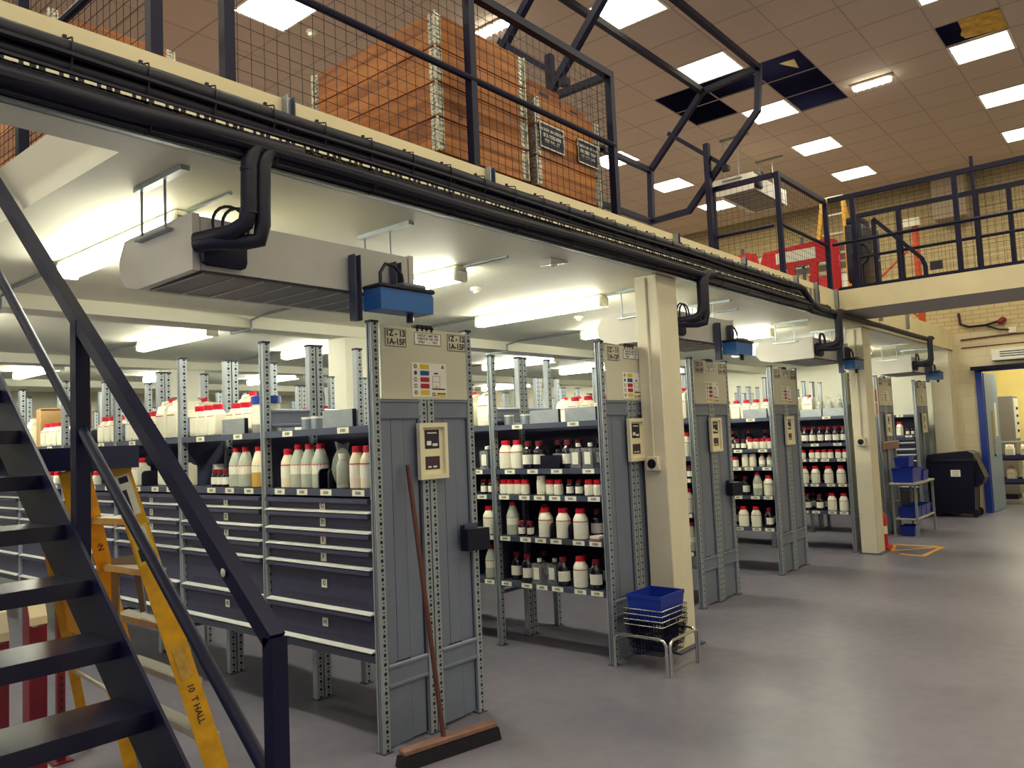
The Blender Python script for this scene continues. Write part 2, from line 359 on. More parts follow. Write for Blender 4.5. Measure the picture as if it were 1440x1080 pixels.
for j in range(-11, 25):
    y = GY0 + j * TY
    gb.box(-5.7, 15.75, y - .008, y + .008, ZC - .001, ZC + .005)
part(ceil, 'grid_bar', gb, m_grid, kind='stuff')
# one tile slipped, resting askew in the gap, and a scrap of foil behind another
sl_t = thing('loose_tile', 'stained yellowed ceiling tile pushed aside above a light panel', 'tile', (9.4, 1.0, ZC + .02))
m_stain = mat('stained tile', (226, 178, 72), .7, var=.35, scale=9)
part(sl_t, 'board', MB().prism([(0, 0), (.52, 0), (.52, .42), (.4, .45), (.3, .42), (0, .42)], 0, .02), m_stain, loc=(.02, .04, -.015), rot=(.06, 0, 0.03))
tag(ob('foil_scrap', MB().prism([(0, 0), (.2, .02), (.08, .22)], 0, .006).mesh('foil', mat('foil yellow', (216, 186, 90), .4)), None, (9.25, 3.15, 6.0), (.3, .2, 0)), 'triangular yellow scrap hanging in the dark ceiling gap', 'scrap')

# ceiling panel lights
pm_d = MB().add([(.03, .03, 0), (.03, TY - .03, 0), (TX - .03, TY - .03, 0), (TX - .03, .03, 0)], [(0, 1, 2, 3)]).mesh('diffuser', m_panel)
fr = MB()
for a in ((0, TX, 0, .03), (0, TX, TY - .03, TY), (0, .03, .03, TY - .03), (TX - .03, TX, .03, TY - .03)): fr.box(a[0] + .003, a[1] - .003 if a[1] == TX else a[1], a[2], a[3], -.004, .02)
pm_f = fr.mesh('frame', m_signw)
rows = {}
for (i, j) in lights:
    x = GX0 + i * TX; y = GY0 + j * TY
    if x + TX < 15.7 and -5.5 < y and y + TY < 15.9: rows.setdefault(j, []).append((x, y))
rn = {j: w for j, w in zip(sorted(rows), ('row above the hall floor farthest from racks', 'next-outermost row over the hall', 'row over the bridge and hall', 'row above the mesh railing', 'row above the mezzanine crates', 'deep mezzanine row', 'deepest mezzanine row'))}
for j in rows:
    for k, (x, y) in enumerate(sorted(rows[j])):
        t = thing('ceiling_light', 'square ceiling light panel, %s in the %s' % (ordw(k), rn[j]), 'light', (x, y, ZC - .002), 'recessed square ceiling lights')
        ob('diffuser', pm_d, t); ob('frame', pm_f, t)
def twin(x, y, z, lab):
    t = thing('twin_lamp', lab, 'light', (x, y, z))
    part(t, 'base', MB().cbox(-.05, .05, -.24, .24, -.03, 0, .01, 1), m_white)
    part(t, 'diffuser', MB().cbox(-.045, .045, -.22, .22, -.075, -.03, .015, 2), m_twin)
    for q in range(6): part(t, 'louvre', MB().box(-.055, .055, -.19 + q * .075, -.185 + q * .075, -.085, -.03), m_white)
twin(10.2, 2.55, ZC - .006, 'small ribbed surface lamp on ceiling near the dark openings')
twin(5.92, 5.04, ZC - .006, 'small ribbed surface lamp on ceiling above the wooden crates')
sd = thing('smoke_detector', 'small white smoke detector on ceiling above the mezzanine', 'detector', (4.72, 6.41, ZC))
part(sd, 'base', MB().lathe([(.055, 0), (.055, -.02), (.04, -.03)], 14), m_white); part(sd, 'head', MB().lathe([(.035, -.03), (.03, -.06), (.012, -.065)], 12), m_white)

# ------------------------------------------------------------------ batten lights under the slab
def batten(x, y0, L, lab, rotz=0):
    t = thing('batten_light', lab, 'light', (x, y0, 2.858), 'fluorescent battens under the slab')
    part(t, 'spine', MB().cbox(-.055, .055, 0, L, -.045, 0, .008, 1), m_white)
    part(t, 'diffuser', MB().prism([(-.06, -.045), (.06, -.045), (.055, -.085), (.03, -.105), (-.03, -.105), (-.055, -.085)], .03, L - .03, 'y'), m_tube)
    for yy in (0, L - .035): part(t, 'end_cap', MB().cbox(-.064, .064, yy, yy + .035, -.11, -.02, .01, 1), m_white)
XS = (-.8, 1.95, 3.95, 5.75, 7.55, 9.5, 11.6, 13.6)  # first column, left of the stairs: unseen, added to light the drawers
for k, (y0, nm) in enumerate(((3.72, 'first'), (7.05, 'second'), (10.8, 'third'))):
    for i, x in enumerate(XS):
        batten(x, y0, 1.5, 'fluorescent batten under the slab, %s from stairs in %s row from aisle' % (ordw(i), nm))
def tubething(name, lab, cat, pts, r, m, n=8, sub='run'):
    t = thing(name, lab, cat); part(t, sub, MB().tube(pts, r, n), m); return t
for i, x in enumerate(XS[1:6]):
    c = thing('conduit', 'thin conduit feeding the ceiling battens, %s from the stairs' % ordw(i), 'conduit', group='soffit conduits')
    part(c, 'tube', MB().tube([(x, 3.3, 2.847), (x, 3.7, 2.847)], .01, 6), m_galv)
    part(c, 'tube', MB().tube([(x, 5.24, 2.847), (x, 6.2, 2.847), (x, 6.38, 2.82), (x, 6.38, 2.735), (x, 6.72, 2.735), (x, 6.76, 2.82), (x, 7.03, 2.847)], .012, 6), m_galv)
    part(c, 'tube', MB().tube([(x, 8.57, 2.847), (x, 10.0, 2.847)], .012, 6), m_galv)
s_ = thing('ceiling_sensor', 'small white wedge sensor on the soffit before first pillar', 'sensor', (4.33, 3.2, 2.858))
part(s_, 'body', MB().prism([(-.1, 0), (.1, 0), (.1, -.012), (-.1, -.05)], -.045, .045, 'y'), m_acw)
part(s_, 'lens', MB().lathe([(.03, 0), (.028, -.015), (.01, -.025)], 10, c=(0, 0, -.025)), m_white)
for i, (x, y) in enumerate(((4.62, 4.2), (6.6, 4.6))):
    s_ = thing('smoke_alarm', 'round white smoke alarm on soffit, %s from stairs' % ordw(i), 'detector', (x, y, 2.858))
    part(s_, 'base', MB().lathe([(.05, 0), (.05, -.015), (.04, -.025)], 12), m_white); part(s_, 'head', MB().lathe([(.03, -.025), (.025, -.045), (.01, -.05)], 10), m_white)

# ------------------------------------------------------------------ storage racks
BAY = 1.06
H = 2.33
def postmesh(flip):
    pr = [(0, 0), (.05, 0), (.05, .045), (0, .045), (0, .036), (.016, .034), (.016, .027), (.003, .025), (.003, .02), (.016, .018), (.016, .011), (0, .009)]
    if flip: pr = [(.05 - x, y) for x, y in pr][::-1]
    return MB().prism(pr, 0.004, H - .012).mesh('post', m_post)
me_postL, me_postR = postmesh(False), postmesh(True)
me_cap = MB().box(-.003, .053, -.003, .048, H - .014, H).mesh('cap', m_capk)
me_foot = MB().box(-.008, .058, -.012, .055, 0, .006).mesh('foot', m_steel_d)
def shelfmesh(m):
    return MB().box(.012, .34, .048, BAY - .003, -.014, 0).box(.002, .014, .048, BAY - .003, -.038, .001).mesh('shelf', m)
me_shelf = shelfmesh(m_steel_d)
def shelfR():
    return MB().box(-.34, -.012, .048, BAY - .003, -.014, 0).box(-.014, -.002, .048, BAY - .003, -.038, .001).mesh('shelf', m_steel_d)
me_shelfR = shelfR()
me_tick = MB().box(-.0015, .0015, -.052, .052, -.017, .017).mesh('ticket', m_tick)
def endpanel(w):
    a = w * .58
    mb = MB().box(0, a, .014, .017, .45, 1.785).box(a + .007, w, .02, .023, .45, 1.785).box(0, a, .014, .017, .02, .335).box(a + .007, w, .02, .023, .02, .335)
    mb.box(a - .004, a + .012, .024, .026, .02, 1.785, 1).box(0.0, .004, .010, .014, .02, 1.785, 1).box(w - .012, w, .018, .0195, .02, 1.785, 1).box(a * .45, a * .45 + .0025, .0132, .014, .45, 1.785, 1)
    mb.box(a * .35, a, .0125, .014, .452, .458, 1)
    return mb.mesh('end_panel', m_steel, m_print)
me_end = endpanel(.29)
def band(z0, z1):
    return MB().box(0, .29, .006, .010, z0, z1).prism([(-.002, z1 - .008), (.006, z1 - .012), (.006, z1 + .012), (-.002, z1 + .004)], 0, .29, 'x').prism([(-.002, z0 - .004), (.006, z0 - .012), (.006, z0 + .012), (-.002, z0 + .008)], 0, .29, 'x').mesh('cross_band', m_steel)
me_bu, me_bl = band(1.79, 1.885), band(.335, .44)
me_side = MB().box(0, .29, .02, .024, .45, 1.74).mesh('side_panel', mat('side sheet', (56, 58, 82), .5, .2))
me_brace = MB().box(0, .29, .012, .03, .40, .425).mesh('brace', m_steel_d)
me_shade = MB().box(-.001, .001, .03, BAY - .0, .47, 1.73).mesh('shade_sheet', mat('painted shade sheet', (34, 34, 56), .6))  # dark sheet added to put shade into the rack interior
DZ = (1.345, 1.262, 1.152, 1.058, .956, .716)
DB = (1.268, 1.158, 1.064, .962, .722, .522)
me_drw = [MB().box(.02, .33, .055, BAY - .01, b + .004, t).mesh('drawer', m_drawer) for t, b in zip(DZ, DB)]
def dots(t, b):
    mb = MB()
    for r in range(2 if t - b < .15 else 4):
        for q in range(70):
            y = .08 + q * .0128
            if r > 1 and not (.1 < y < .95): continue
            mb.box(.0188, .0202, y, y + .005, b + .018 + r * .011, b + .0225 + r * .011)
    return mb.mesh('perforation', m_print)
me_dots = [dots(t, b) for t, b in zip(DZ, DB)]
me_hand = [MB().prism([(.02, t + .004), (-.014, t - .002), (-.016, t - .022), (-.004, t - .026), (.02, t - .02)], .06, BAY - .012, 'y').mesh('handle', m_drawer) for t in DZ]
me_ledge = [MB().prism([(.022, b + .012), (-.018, b + .003), (-.018, b - .001), (.022, b - .001)], .058, BAY - .01, 'y').mesh('ledge', m_ledge_lit) for b in DB]
me_dtick = MB().box(-.002, .001, -.025, .025, -.024, .024).mesh('letter_plate', m_label)
def chart():
    mb = MB().box(0, .28, 0, .003, 0, .2)
    cols = (1, 2, 3, 3, 1)
    for k, c in enumerate(cols):
        z = .165 - k * .038
        mb.box(.068, .137, -.002, 0, z, z + .027, c)
        mb.add([(.03 + .013 * math.cos(q * math.pi / 4), -.001, z + .0135 + .013 * math.sin(q * math.pi / 4)) for q in range(8)], [tuple(range(8))], 2 if k == 1 else 4)
        if k != 1: mb.add([(.03 + .008 * math.cos(q * math.pi / 4), -.0016, z + .0135 + .008 * math.sin(q * math.pi / 4)) for q in range(8)], [tuple(range(8))], 1 if k in (0, 4) else 0)
    mb.box(.16, .265, -.002, 0, .045, .052, 4).box(.2, .27, -.002, 0, .006, .028, 1).box(.2, .27, -.0025, 0, .018, .024, 4)
    mb.box(.165, .225, -.001, 0, .055, .0565, 4).box(.165, .1665, -.001, 0, .055, .125, 4).box(.2235, .225, -.001, 0, .055, .125, 4).box(.165, .225, -.001, 0, .09, .0915, 4).box(.165, .225, -.001, 0, .124, .1255, 4)
    mb.box(.18, .21, -.002, 0, .136, .145, 4).box(.24, .262, -.002, 0, .172, .178, 4).add([(.242, -.001, .18), (.26, -.001, .18), (.251, -.001, .195)], [(0, 1, 2)], 4)
    mb.add([(.18, -.0015, .055), (.21, -.0015, .055), (.195, -.0015, .072)], [(0, 1, 2)], 1)
    mb.box(.158, .19, -.001, 0, .008, .014, 4).box(.158, .186, -.001, 0, .02, .026, 4)
    return mb.mesh('safety_chart', m_board if False else m_signw, m_signy, m_signb, m_signr, m_signk)
me_chart = chart()
def frame_rect(w, h, t, d=.0015):
    return MB().box(0, w, -d, 0, 0, t).box(0, w, -d, 0, h - t, h).box(0, t, -d, 0, t, h - t).box(w - t, w, -d, 0, t, h - t)
me_plate1 = MB().box(0, .155, 0, .003, 0, .1).mesh('location_plate', m_board)
me_pb1 = frame_rect(.155, .1, .003).mesh('border', m_print)
me_plate2 = MB().box(0, .215, 0, .003, 0, .07).mesh('weight_plate', m_signw)
me_pb2 = frame_rect(.215, .07, .0025).mesh('border', m_print)
def rack(i, X, Y, bays, names, lab, drawers=0, tickets=0):
    r = thing('storage_rack', lab, 'rack', (X, Y, 0), 'back-to-back storage racks')
    px = (0, .35, .41, .75)
    for k in range(bays + 1):
        for q, x in enumerate(px):
            p = ob('post', me_postL if q in (0, 2) else me_postR, r, (x, k * BAY, 0)); ob('cap', me_cap, p)
            if k < 3: ob('foot', me_foot, p)
        for x in (.055, .465) if True else ():
            ob('cross_band', me_bu, r, (x - .0, k * BAY, 0))
            if k == 0:
                ob('end_panel', me_end, r, (x, 0, 0)); ob('cross_band', me_bl, r, (x, 0, 0))
            else:
                ob('side_panel', me_side, r, (x, k * BAY, 0)); ob('brace', me_brace, r, (x, k * BAY, 0))
    for k in range(bays):
        dr = k < drawers
        for l, z in enumerate((1.75, 1.398, 1.195, .87, .515)):
            if not (dr and l in (2, 3)):
                s = ob('shelf', me_shelf, r, (0, k * BAY, z if not (dr and l == 4) else .505))
                if k < tickets and not (dr and l == 4):
                    n = (2, 4, 6, 6, 6)[l]
                    for q in range(n): ob('ticket', me_tick, s, (0, .048 + 1.0 * (q + .5) / n + ((q * 37 + l * 11 + k * 7) % 10 - 5) * .006, -.019))
            ob('shelf', me_shelfR, r, (.8, k * BAY, z))
        ob('shade_sheet', me_shade, r, (.405, k * BAY, 0))
        if dr:
            for q in range(6):
                d = ob('drawer', me_drw[q], r, (0, k * BAY, 0))
                ob('handle', me_hand[q], d); ob('ledge', me_ledge[q], d)
                if k < 2: ob('perforation', me_dots[q], d)['kind'] = 'stuff'
                if k < 4:
                    pl = ob('letter_plate', me_dtick, d, (.016, .5, (DZ[q] + DB[q]) / 2 - .004 + (.02 if q > 3 else 0)))
                    if k < 3: ob('lettering', text_mesh('CDEFGH'[q], .036, m_print, '-x', bold=.0008), d, (.0135, .5, (DZ[q] + DB[q]) / 2 - .004 + (.02 if q > 3 else 0)))
    # sign board on the end
    bd = part(r, 'sign_board', MB().box(.065, .745, -.004, .004, 1.893, 2.305), m_board)
    part(r, 'bracket', MB().box(.33, .47, -.006, .012, 2.305, 2.32).box(.335, .35, -.006, 0, 2.29, 2.32).box(.375, .39, -.006, 0, 2.295, 2.32).box(.41, .425, -.006, 0, 2.295, 2.32).box(.45, .465, -.006, 0, 2.29, 2.32), m_capk)
    for sx_, nm in ((.095, names[0]), (.585, names[1])):
        p = ob('location_plate', me_plate1, r, (sx_, -.0075, 2.19)); ob('border', me_pb1, p)
        ob('lettering', text_mesh(nm + '\n1A-%s' % names[2], .048, m_print, '-y', bold=.002, space=1.0), p, (.0775, -.0005, .05))
    p = ob('weight_plate', me_plate2, r, (.315, -.0075, 2.212)); ob('border', me_pb2, p)
    ob('lettering', text_mesh('WEIGHT LIMIT PER\nITEM FOR THE TOP\nSHELF   - - -   5KG', .02, m_print, '-y', bold=.0003, space=.95), p, (.1075, -.0005, .035))
    ob('safety_chart', me_chart, r, (.285, -.0075, 1.906))
    return r
RACKS = {1: (2.80, 3.34), 2: (4.79, 3.17), 3: (6.71, 3.44), 4: (8.63, 3.44), 5: (10.55, 3.23), 6: (12.3, 3.32), 7: (14.6, 3.34)}
RL = {1: 'rack nearest the stairs', 2: 'second rack from stairs', 3: 'third rack from stairs', 4: 'fourth rack from stairs', 5: 'fifth rack from stairs', 6: 'sixth rack from stairs', 7: 'farthest rack from stairs'}
rack(1, *RACKS[1], 9, ('1Z - 13', '1Z - 12', '15F'), 'grey steel rack with drawers nearest the stairs, broom leaning on its end', 8, 6)
rack(2, *RACKS[2], 9, ('1Z - 11', '1Z - 10', '12F'), 'grey steel bottle rack just before the cream pillar and blue tub', 0, 2)
rack(3, *RACKS[3], 9, ('1Z - 9', '1Z - 8', '15F'), 'grey steel bottle rack just beyond the cream pillar with blue tub', 0, 1)
rack(4, *RACKS[4], 9, ('1Z - 7', '1Z - 6', '15F'), 'grey steel rack standing between third and fifth racks from stairs', 0, 1)
rack(5, *RACKS[5], 9, ('1Z - 5', '1Z - 4', '15F'), 'grey steel bottle rack just before the second cream pillar', 0, 1)
rack(6, *RACKS[6], 6, ('1Z - 3', '1Z - 2', '15F'), 'grey steel rack behind the small table of blue boxes', 0, 0)
rack(7, *RACKS[7], 6, ('1Z - 1', '1Z - 1', '15F'), 'grey steel drawer rack farthest from stairs, before the black bin', 2, 1)

# ------------------------------------------------------------------ bottles and shelf goods
A0, A1 = math.radians(150), math.radians(285)      # labels look towards -X and the aisle
def smooth_bottle(h, r, cr, ch, shoulder, n=16, foot=.006):
    return [(r - foot, 0), (r, foot), (r, h * shoulder), (r * .93, h * (shoulder + .07)), (cr * 1.12, h - ch - .012), (cr * .9, h - ch), (cr * .9, h - ch + .002)]
def capm(h, cr, ch): return MB().lathe([(cr, h - ch), (cr, h - .004), (cr - .004, h)], 14)
K = {}
def kind(k, look, cat, w, *parts): K[k] = (look, cat, w, parts)
def rb(h, r, cr, ch, sh, bm_, cm_, lz0, lz1, stripe=True, liquid=None, name='body'):
    ps = [('body', MB().lathe(smooth_bottle(h, r, cr, ch, sh), 16).mesh('body', bm_)), ('cap', capm(h, cr, ch).mesh('cap', cm_))]
    if lz1: ps.append(('label', MB().arc(r + .0008, lz0, lz1, A0, A1).mesh('label', m_label)))
    if stripe: ps.append(('stripe', MB().lathe([(r + .0006, h * sh - .012), (r + .001, h * sh - .009), (r + .0006, h * sh - .006)], 16).mesh('stripe', m_stripe)))
    if liquid: ps.append(('liquid', MB().lathe([(r - .004, .002), (r + .0012, .006), (r + .0012, h * .36), (r - .004, h * .37)], 16).mesh('liquid', liquid)))
    return ps
kind('w1', 'white red-capped bottle', 'bottle', .1, *rb(.228, .057, .036, .036, .62, m_bot, m_red, .03, .125))
kind('w2', 'small white red-capped jar', 'jar', .068, *rb(.118, .0362, .031, .036, .62, m_bot, m_red, .01, .064, False))
kind('cl', 'milky red-capped tall bottle', 'bottle', .106, *rb(.265, .052, .025, .032, .56, m_bclear, m_red, .085, .14))
kind('cr', 'cream red-capped tall bottle', 'bottle', .094, *rb(.24, .046, .028, .036, .62, m_bcream, m_red, .06, .13))
kind('am', 'amber-filled red-capped tall bottle', 'bottle', .1, *rb(.265, .049, .025, .032, .56, m_bcream, m_red, .1, .145, True, m_amberliq))
kind('dk', 'dark glass bottle with white label', 'bottle', .095, *rb(.215, .0495, .029, .037, .6, m_dark, mat('dark red cap', (120, 14, 34), .4), .035, .11, False))
kind('ds', 'small dark bottle with white label', 'bottle', .064, *rb(.118, .031, .024, .03, .6, m_dark, mat('dark red cap', (120, 14, 34), .4), .016, .066, False))
kind('wj', 'white-capped pale jar', 'jar', .08, *rb(.15, .039, .034, .04, .7, m_bcream, m_white, .03, .09, False))
kind('cs', 'small milky red-capped bottle', 'bottle', .08, *rb(.15, .036, .02, .026, .56, m_bclear, m_red, .03, .075, False))
kind('tin', 'small pale tin', 'tin', .085, ('body', MB().lathe([(.04, 0), (.04, .075)], 16).mesh('body', m_galv)), ('cap', MB().lathe([(.041, .07), (.041, .082), (.03, .082)], 14).mesh('lid', m_white)))
def jerry(w, d, h):
    mb = MB().cbox(-d / 2, d / 2, -w / 2, w / 2, 0, h * .68, .018, 2)
    top = [(-d / 2 + .006, h * .66), (d / 2 - .006, h * .66), (d / 2 - .02, h * .86), (d * .12, h * .9), (-d * .12, h * .9), (-d / 2 + .02, h * .8)]
    mb.prism(top, -w / 2 + .012, w / 2 - .012, 'y')
    return mb.mesh('body', m_bot)
kind('jc', 'white red-capped jerrycan', 'jerrycan', .15, ('body', jerry(.145, .19, .3)), ('cap', MB().lathe([(.03, .262), (.03, .298), (.026, .3)], 12).mesh('cap', m_red)),
     ('handle', MB().tube([(-.075, 0, .2), (-.07, 0, .265), (-.02, 0, .275)], .012, 6).mesh('handle', m_bot)), ('label', MB().box(-.097, -.0955, -.055, .055, .04, .17).mesh('label', m_label)),
     ('stripe', MB().box(-.0975, -.0962, -.055, .055, .165, .172).mesh('stripe', m_stripe)))
def rect(w, h):
    mb = MB().cbox(-w / 2, w / 2, -w / 2, w / 2, 0, h * .7, .014, 2)
    return mb.lathe([(w * .49, h * .68), (w * .4, h * .76), (w * .3, h * .84), (w * .28, h * .86)], 14).mesh('body', m_bot)
kind('rb', 'square white red-capped bottle', 'bottle', .118, ('body', rect(.112, .215)), ('cap', MB().lathe([(.036, .178), (.036, .211), (.032, .215)], 14).mesh('cap', m_red)),
     ('label', MB().box(-.0575, -.056, -.042, .042, .025, .12).mesh('label', m_label)), ('stripe', MB().box(-.0578, -.0562, -.042, .042, .132, .136).mesh('stripe', m_stripe)))
kind('bx', 'clear boxed bottle with white label', 'bottle', .1, ('case', MB().box(-.045, .045, -.045, .045, 0, .15).mesh('case', m_clear)),
     ('bottle', MB().lathe([(.03, .004), (.032, .01), (.032, .1), (.014, .13), (.014, .16)], 12).mesh('bottle', m_dark)), ('cap', MB().lathe([(.019, .16), (.019, .185), (.016, .187)], 10).mesh('cap', m_white)),
     ('label', MB().box(-.047, -.0455, -.026, .026, .03, .12).mesh('label', m_label)))
kind('bk', 'black shelf divider plate', 'divider', .014, ('plate', MB().prism([(-.07, 0), (.13, 0), (.13, .115), (-.045, .115), (-.062, .108), (-.07, .09)], -.006, .006, 'y').mesh('plate', m_capk)),
     ('foot', MB().box(-.07, .13, -.006, .03, 0, .003).mesh('foot', m_capk)))
kind('kb', 'low black open bin', 'bin', .19, ('body', MB().box(-.05, .05, -.09, .09, 0, .006).box(-.05, -.045, -.09, .09, .006, .1).box(.045, .05, -.09, .09, .006, .1).box(-.045, .045, -.09, -.085, .006, .1).box(-.045, .045, .085, .09, .006, .1).mesh('body', m_capk)))
kind('pl', 'grey steel front plate', 'plate', .29, ('plate', MB().box(-.004, .004, -.14, .14, 0, .1).mesh('plate', m_galv)), ('lip', MB().box(.004, .03, -.14, .14, 0, .006).mesh('lip', m_galv)),
     ('end', MB().box(-.006, .02, -.143, -.138, 0, .1).mesh('end', m_capk)))
kind('tub', 'blue-lidded pale tub', 'tub', .2, ('body', MB().lathe([(.085, 0), (.09, .01), (.09, .19)], 18).mesh('body', m_bcream)), ('lid', MB().lathe([(.096, .185), (.096, .235), (.08, .24)], 18).mesh('lid', m_blue)),
     ('label', MB().arc(.091, .06, .17, A0, A1).mesh('label', m_label)), ('base_band', MB().lathe([(.0905, .0), (.0915, .05), (.0905, .052)], 18).mesh('base_band', m_grey)))
kind('ctn', 'tan upright carton', 'carton', .1, ('box', MB().cbox(-.1, .1, -.05, .05, 0, .36, .004, 1).mesh('box', m_tan)), ('flap', MB().box(-.1, .1, -.05, -.049, .345, .37).mesh('flap', m_tan)))
kind('brn', 'brown carton', 'carton', .3, ('box', MB().cbox(-.05, .05, -.15, .15, .0, .4, .004, 1).mesh('box', m_brown)), ('tape', MB().box(-.0515, .0515, -.02, .02, .36, .401).mesh('tape', m_tan)))
def bag():
    bm = bmesh.new(); bmesh.ops.create_icosphere(bm, subdivisions=3, radius=1)
    for v in bm.verts:
        n = v.co.normalized(); j = 1 + .13 * math.sin(9 * n.x + 4 * n.z) * math.cos(7 * n.y - 5 * n.z)
        v.co = Vector((n.x * .058 * j, n.y * .06 * j, .115 + n.z * .115 * (1 + .06 * math.sin(8 * n.x))))
    bm.verts.index_update(); mb = MB().add([v.co[:] for v in bm.verts], [[v.index for v in f.verts] for f in bm.faces], 0, True); bm.free()
    mb.prism([(-.03, .21), (.035, .205), (.05, .262), (.01, .25), (-.045, .27)], -.008, .008, 'y')
    return mb.mesh('film', m_film)
kind('bag', 'bottle wrapped in clear film', 'bottle', .12, ('film', bag()), ('bottle', MB().lathe(smooth_bottle(.2, .036, .022, .03, .6), 14).mesh('bottle', m_bclear)), ('cap', capm(.2, .022, .03).mesh('cap', m_white)))
kind('ppr', 'folded papers', 'papers', .1, ('sheet', MB().prism([(-.05, -.05), (.06, -.045), (.05, .05), (-.06, .04)], 0, .012).mesh('sheet', mat('pink paper', (196, 120, 130), .7))), ('sheet', MB().prism([(-.06, -.04), (.05, -.05), (.06, .04), (-.04, .05)], .013, .03).mesh('sheet', m_label)))
SHELF = {
(1,2): [('cr',3.48,.07),('cr',3.575,.07),('bag',3.70,.06),('bk',3.77,.08),('bk',3.86,.08),('cl',3.92,.07),('cl',4.03,.07),('cl',4.14,.07),('cr',4.25,.07),('dk',4.32,.2),('am',4.47,.07),('am',4.575,.07),('cl',4.73,.07),('cl',4.845,.07),('ds',4.98,.07),('ds',5.05,.07),('ds',5.12,.07),('wj',5.25,.17),('wj',5.34,.21),('rb',5.52,.07),('rb',5.68,.16),('bk',6.10,.08),('rb',5.95,.14),('rb',6.24,.07),('w1',6.62,.07),('w1',6.75,.07),('w2',7.05,.07),('w1',7.4,.07),('w2',7.9,.07),('w2',8.1,.07)],
(1,1): [('pl',3.69,.03),('tin',4.12,.2),('tin',4.22,.2),('tub',4.56,.12),('pl',4.79,.02),('rb',4.72,.14),('rb',4.84,.14),('rb',4.955,.14),('jc',5.0,.29),('rb',5.075,.07),('rb',5.195,.07),('rb',5.315,.07),('jc',5.62,.1),('jc',5.79,.1),('jc',5.68,.3),('bk',5.9,.08),('rb',6.0,.08),('rb',6.12,.08),('rb',6.24,.08),('rb',6.36,.08),('rb',6.62,.08),('rb',6.75,.08),('rb',6.88,.08),('bk',7.02,.08),('rb',7.75,.08),('rb',7.88,.08),('rb',8.01,.08),('rb',8.14,.08),('ctn',8.28,.14),('jc',8.44,.1),('brn',8.0,.3)],
(2,1): [('pl',3.38,.02),('rb',3.3,.6),('rb',3.43,.6),('rb',3.56,.6),('rb',3.7,.6),('rb',3.83,.6),('pl',3.72,.02),('tin',3.45,.2),('tin',3.96,.2),('tin',4.05,.2),('tin',4.17,.13),('jc',4.36,.12),('bk',4.28,.08),('jc',4.55,.12),('jc',4.72,.12),('jc',4.9,.12),('rb',5.5,.1),('rb',5.63,.1),('rb',5.76,.1),('jc',6.6,.12),('jc',6.77,.12),('jc',6.94,.12)],
(2,2): [('bx',3.34,.07),('bx',3.45,.07),('dk',3.56,.09),('kb',3.68,.06),('dk',3.83,.08),('dk',3.94,.08),('w1',4.045,.07),('w1',4.165,.07),('bx',4.37,.07),('bx',4.45,.18)],
(2,3): [('w2',3.28,.06),('w2',3.36,.06),('ds',3.46,.07),('ds',3.54,.07),('w2',3.65,.07),('w2',3.73,.07),('wj',3.815,.07),('kb',3.9,.2),('w2',3.97,.06),('w2',4.045,.06),('w2',4.12,.06),('w2',4.19,.06),('ds',4.34,.07),('ds',4.42,.07)],
(2,4): [('ppr',3.32,.09),('w1',3.46,.07),('bk',3.53,.08),('w1',3.62,.07),('bk',3.70,.08),('w1',3.79,.07),('ds',3.95,.07),('ds',4.03,.07),('cl',4.13,.08),('w1',4.37,.07),('dk',3.4,.2),('dk',3.7,.2),('cr',3.9,.2)],
(2,5): [('dk',3.34,.07),('w1',3.48,.07),('dk',3.64,.07),('bx',3.76,.12),('bx',3.87,.07),('dk',3.99,.07),('dk',4.14,.12),('cl',4.37,.07)],
(3,2): [('w1',3.56,.07),('w1',3.68,.07)], (3,3): [('ds',3.54,.07),('ds',3.62,.07)], (3,4): [('w1',3.58,.07),('dk',3.7,.07)], (3,5): [('cl',3.56,.07)],
(3,1): [('jc',3.58,.1),('jc',3.75,.1),('jc',4.8,.1),('jc',4.97,.1)],
(4,1): [('pl',3.66,.02),('rb',3.56,.13),('rb',3.68,.13),('rb',3.8,.13),('rb',3.92,.13),('rb',4.04,.13),('jc',4.7,.1),('jc',4.87,.1)],
(4,2): [('w2',3.53,.07),('w2',3.605,.07),('w2',3.68,.07),('w2',3.755,.07),('ds',3.84,.07),('ds',3.91,.07),('ds',3.98,.07)],
(4,3): [('cs',3.54,.07),('cs',3.63,.07),('wj',3.74,.07),('wj',3.83,.07),('w2',3.95,.07)],
(4,4): [('w1',3.57,.07),('cl',3.70,.07),('dk',3.87,.12)], (4,5): [('dk',3.59,.07),('w1',3.74,.07),('w1',3.89,.07)],
(5,1): [('pl',3.40,.02),('bag',3.36,.15),('bag',3.5,.2),('bag',3.62,.15),('pl',3.70,.02),('jc',3.77,.18),('jc',3.94,.14)],
(5,2): [('dk',3.31,.07),('dk',3.41,.07),('dk',3.51,.07),('dk',3.61,.07),('dk',3.71,.07),('dk',3.81,.07),('w1',3.92,.07)],
(5,3): [('w2',3.31,.07),('w2',3.4,.07),('w2',3.5,.07),('w2',3.58,.07),('w2',3.66,.07),('w2',3.74,.07),('w2',3.86,.07)],
(5,4): [('w1',3.38,.07),('w1',3.54,.07),('w1',3.71,.07),('w1',3.86,.07)], (5,5): [('w1',3.37,.07),('w1',3.52,.07),('dk',3.68,.07),('dk',3.84,.07)],
(7,2): [('ds',3.44,.07),('ds',3.52,.07),('w1',3.64,.07),('wj',3.76,.07)],
}
LV = {1: 'top', 2: 'second', 3: 'third', 4: 'fourth', 5: 'lowest'}
SZ = {1: 1.751, 2: 1.399, 3: 1.196, 4: .871, 5: .516}
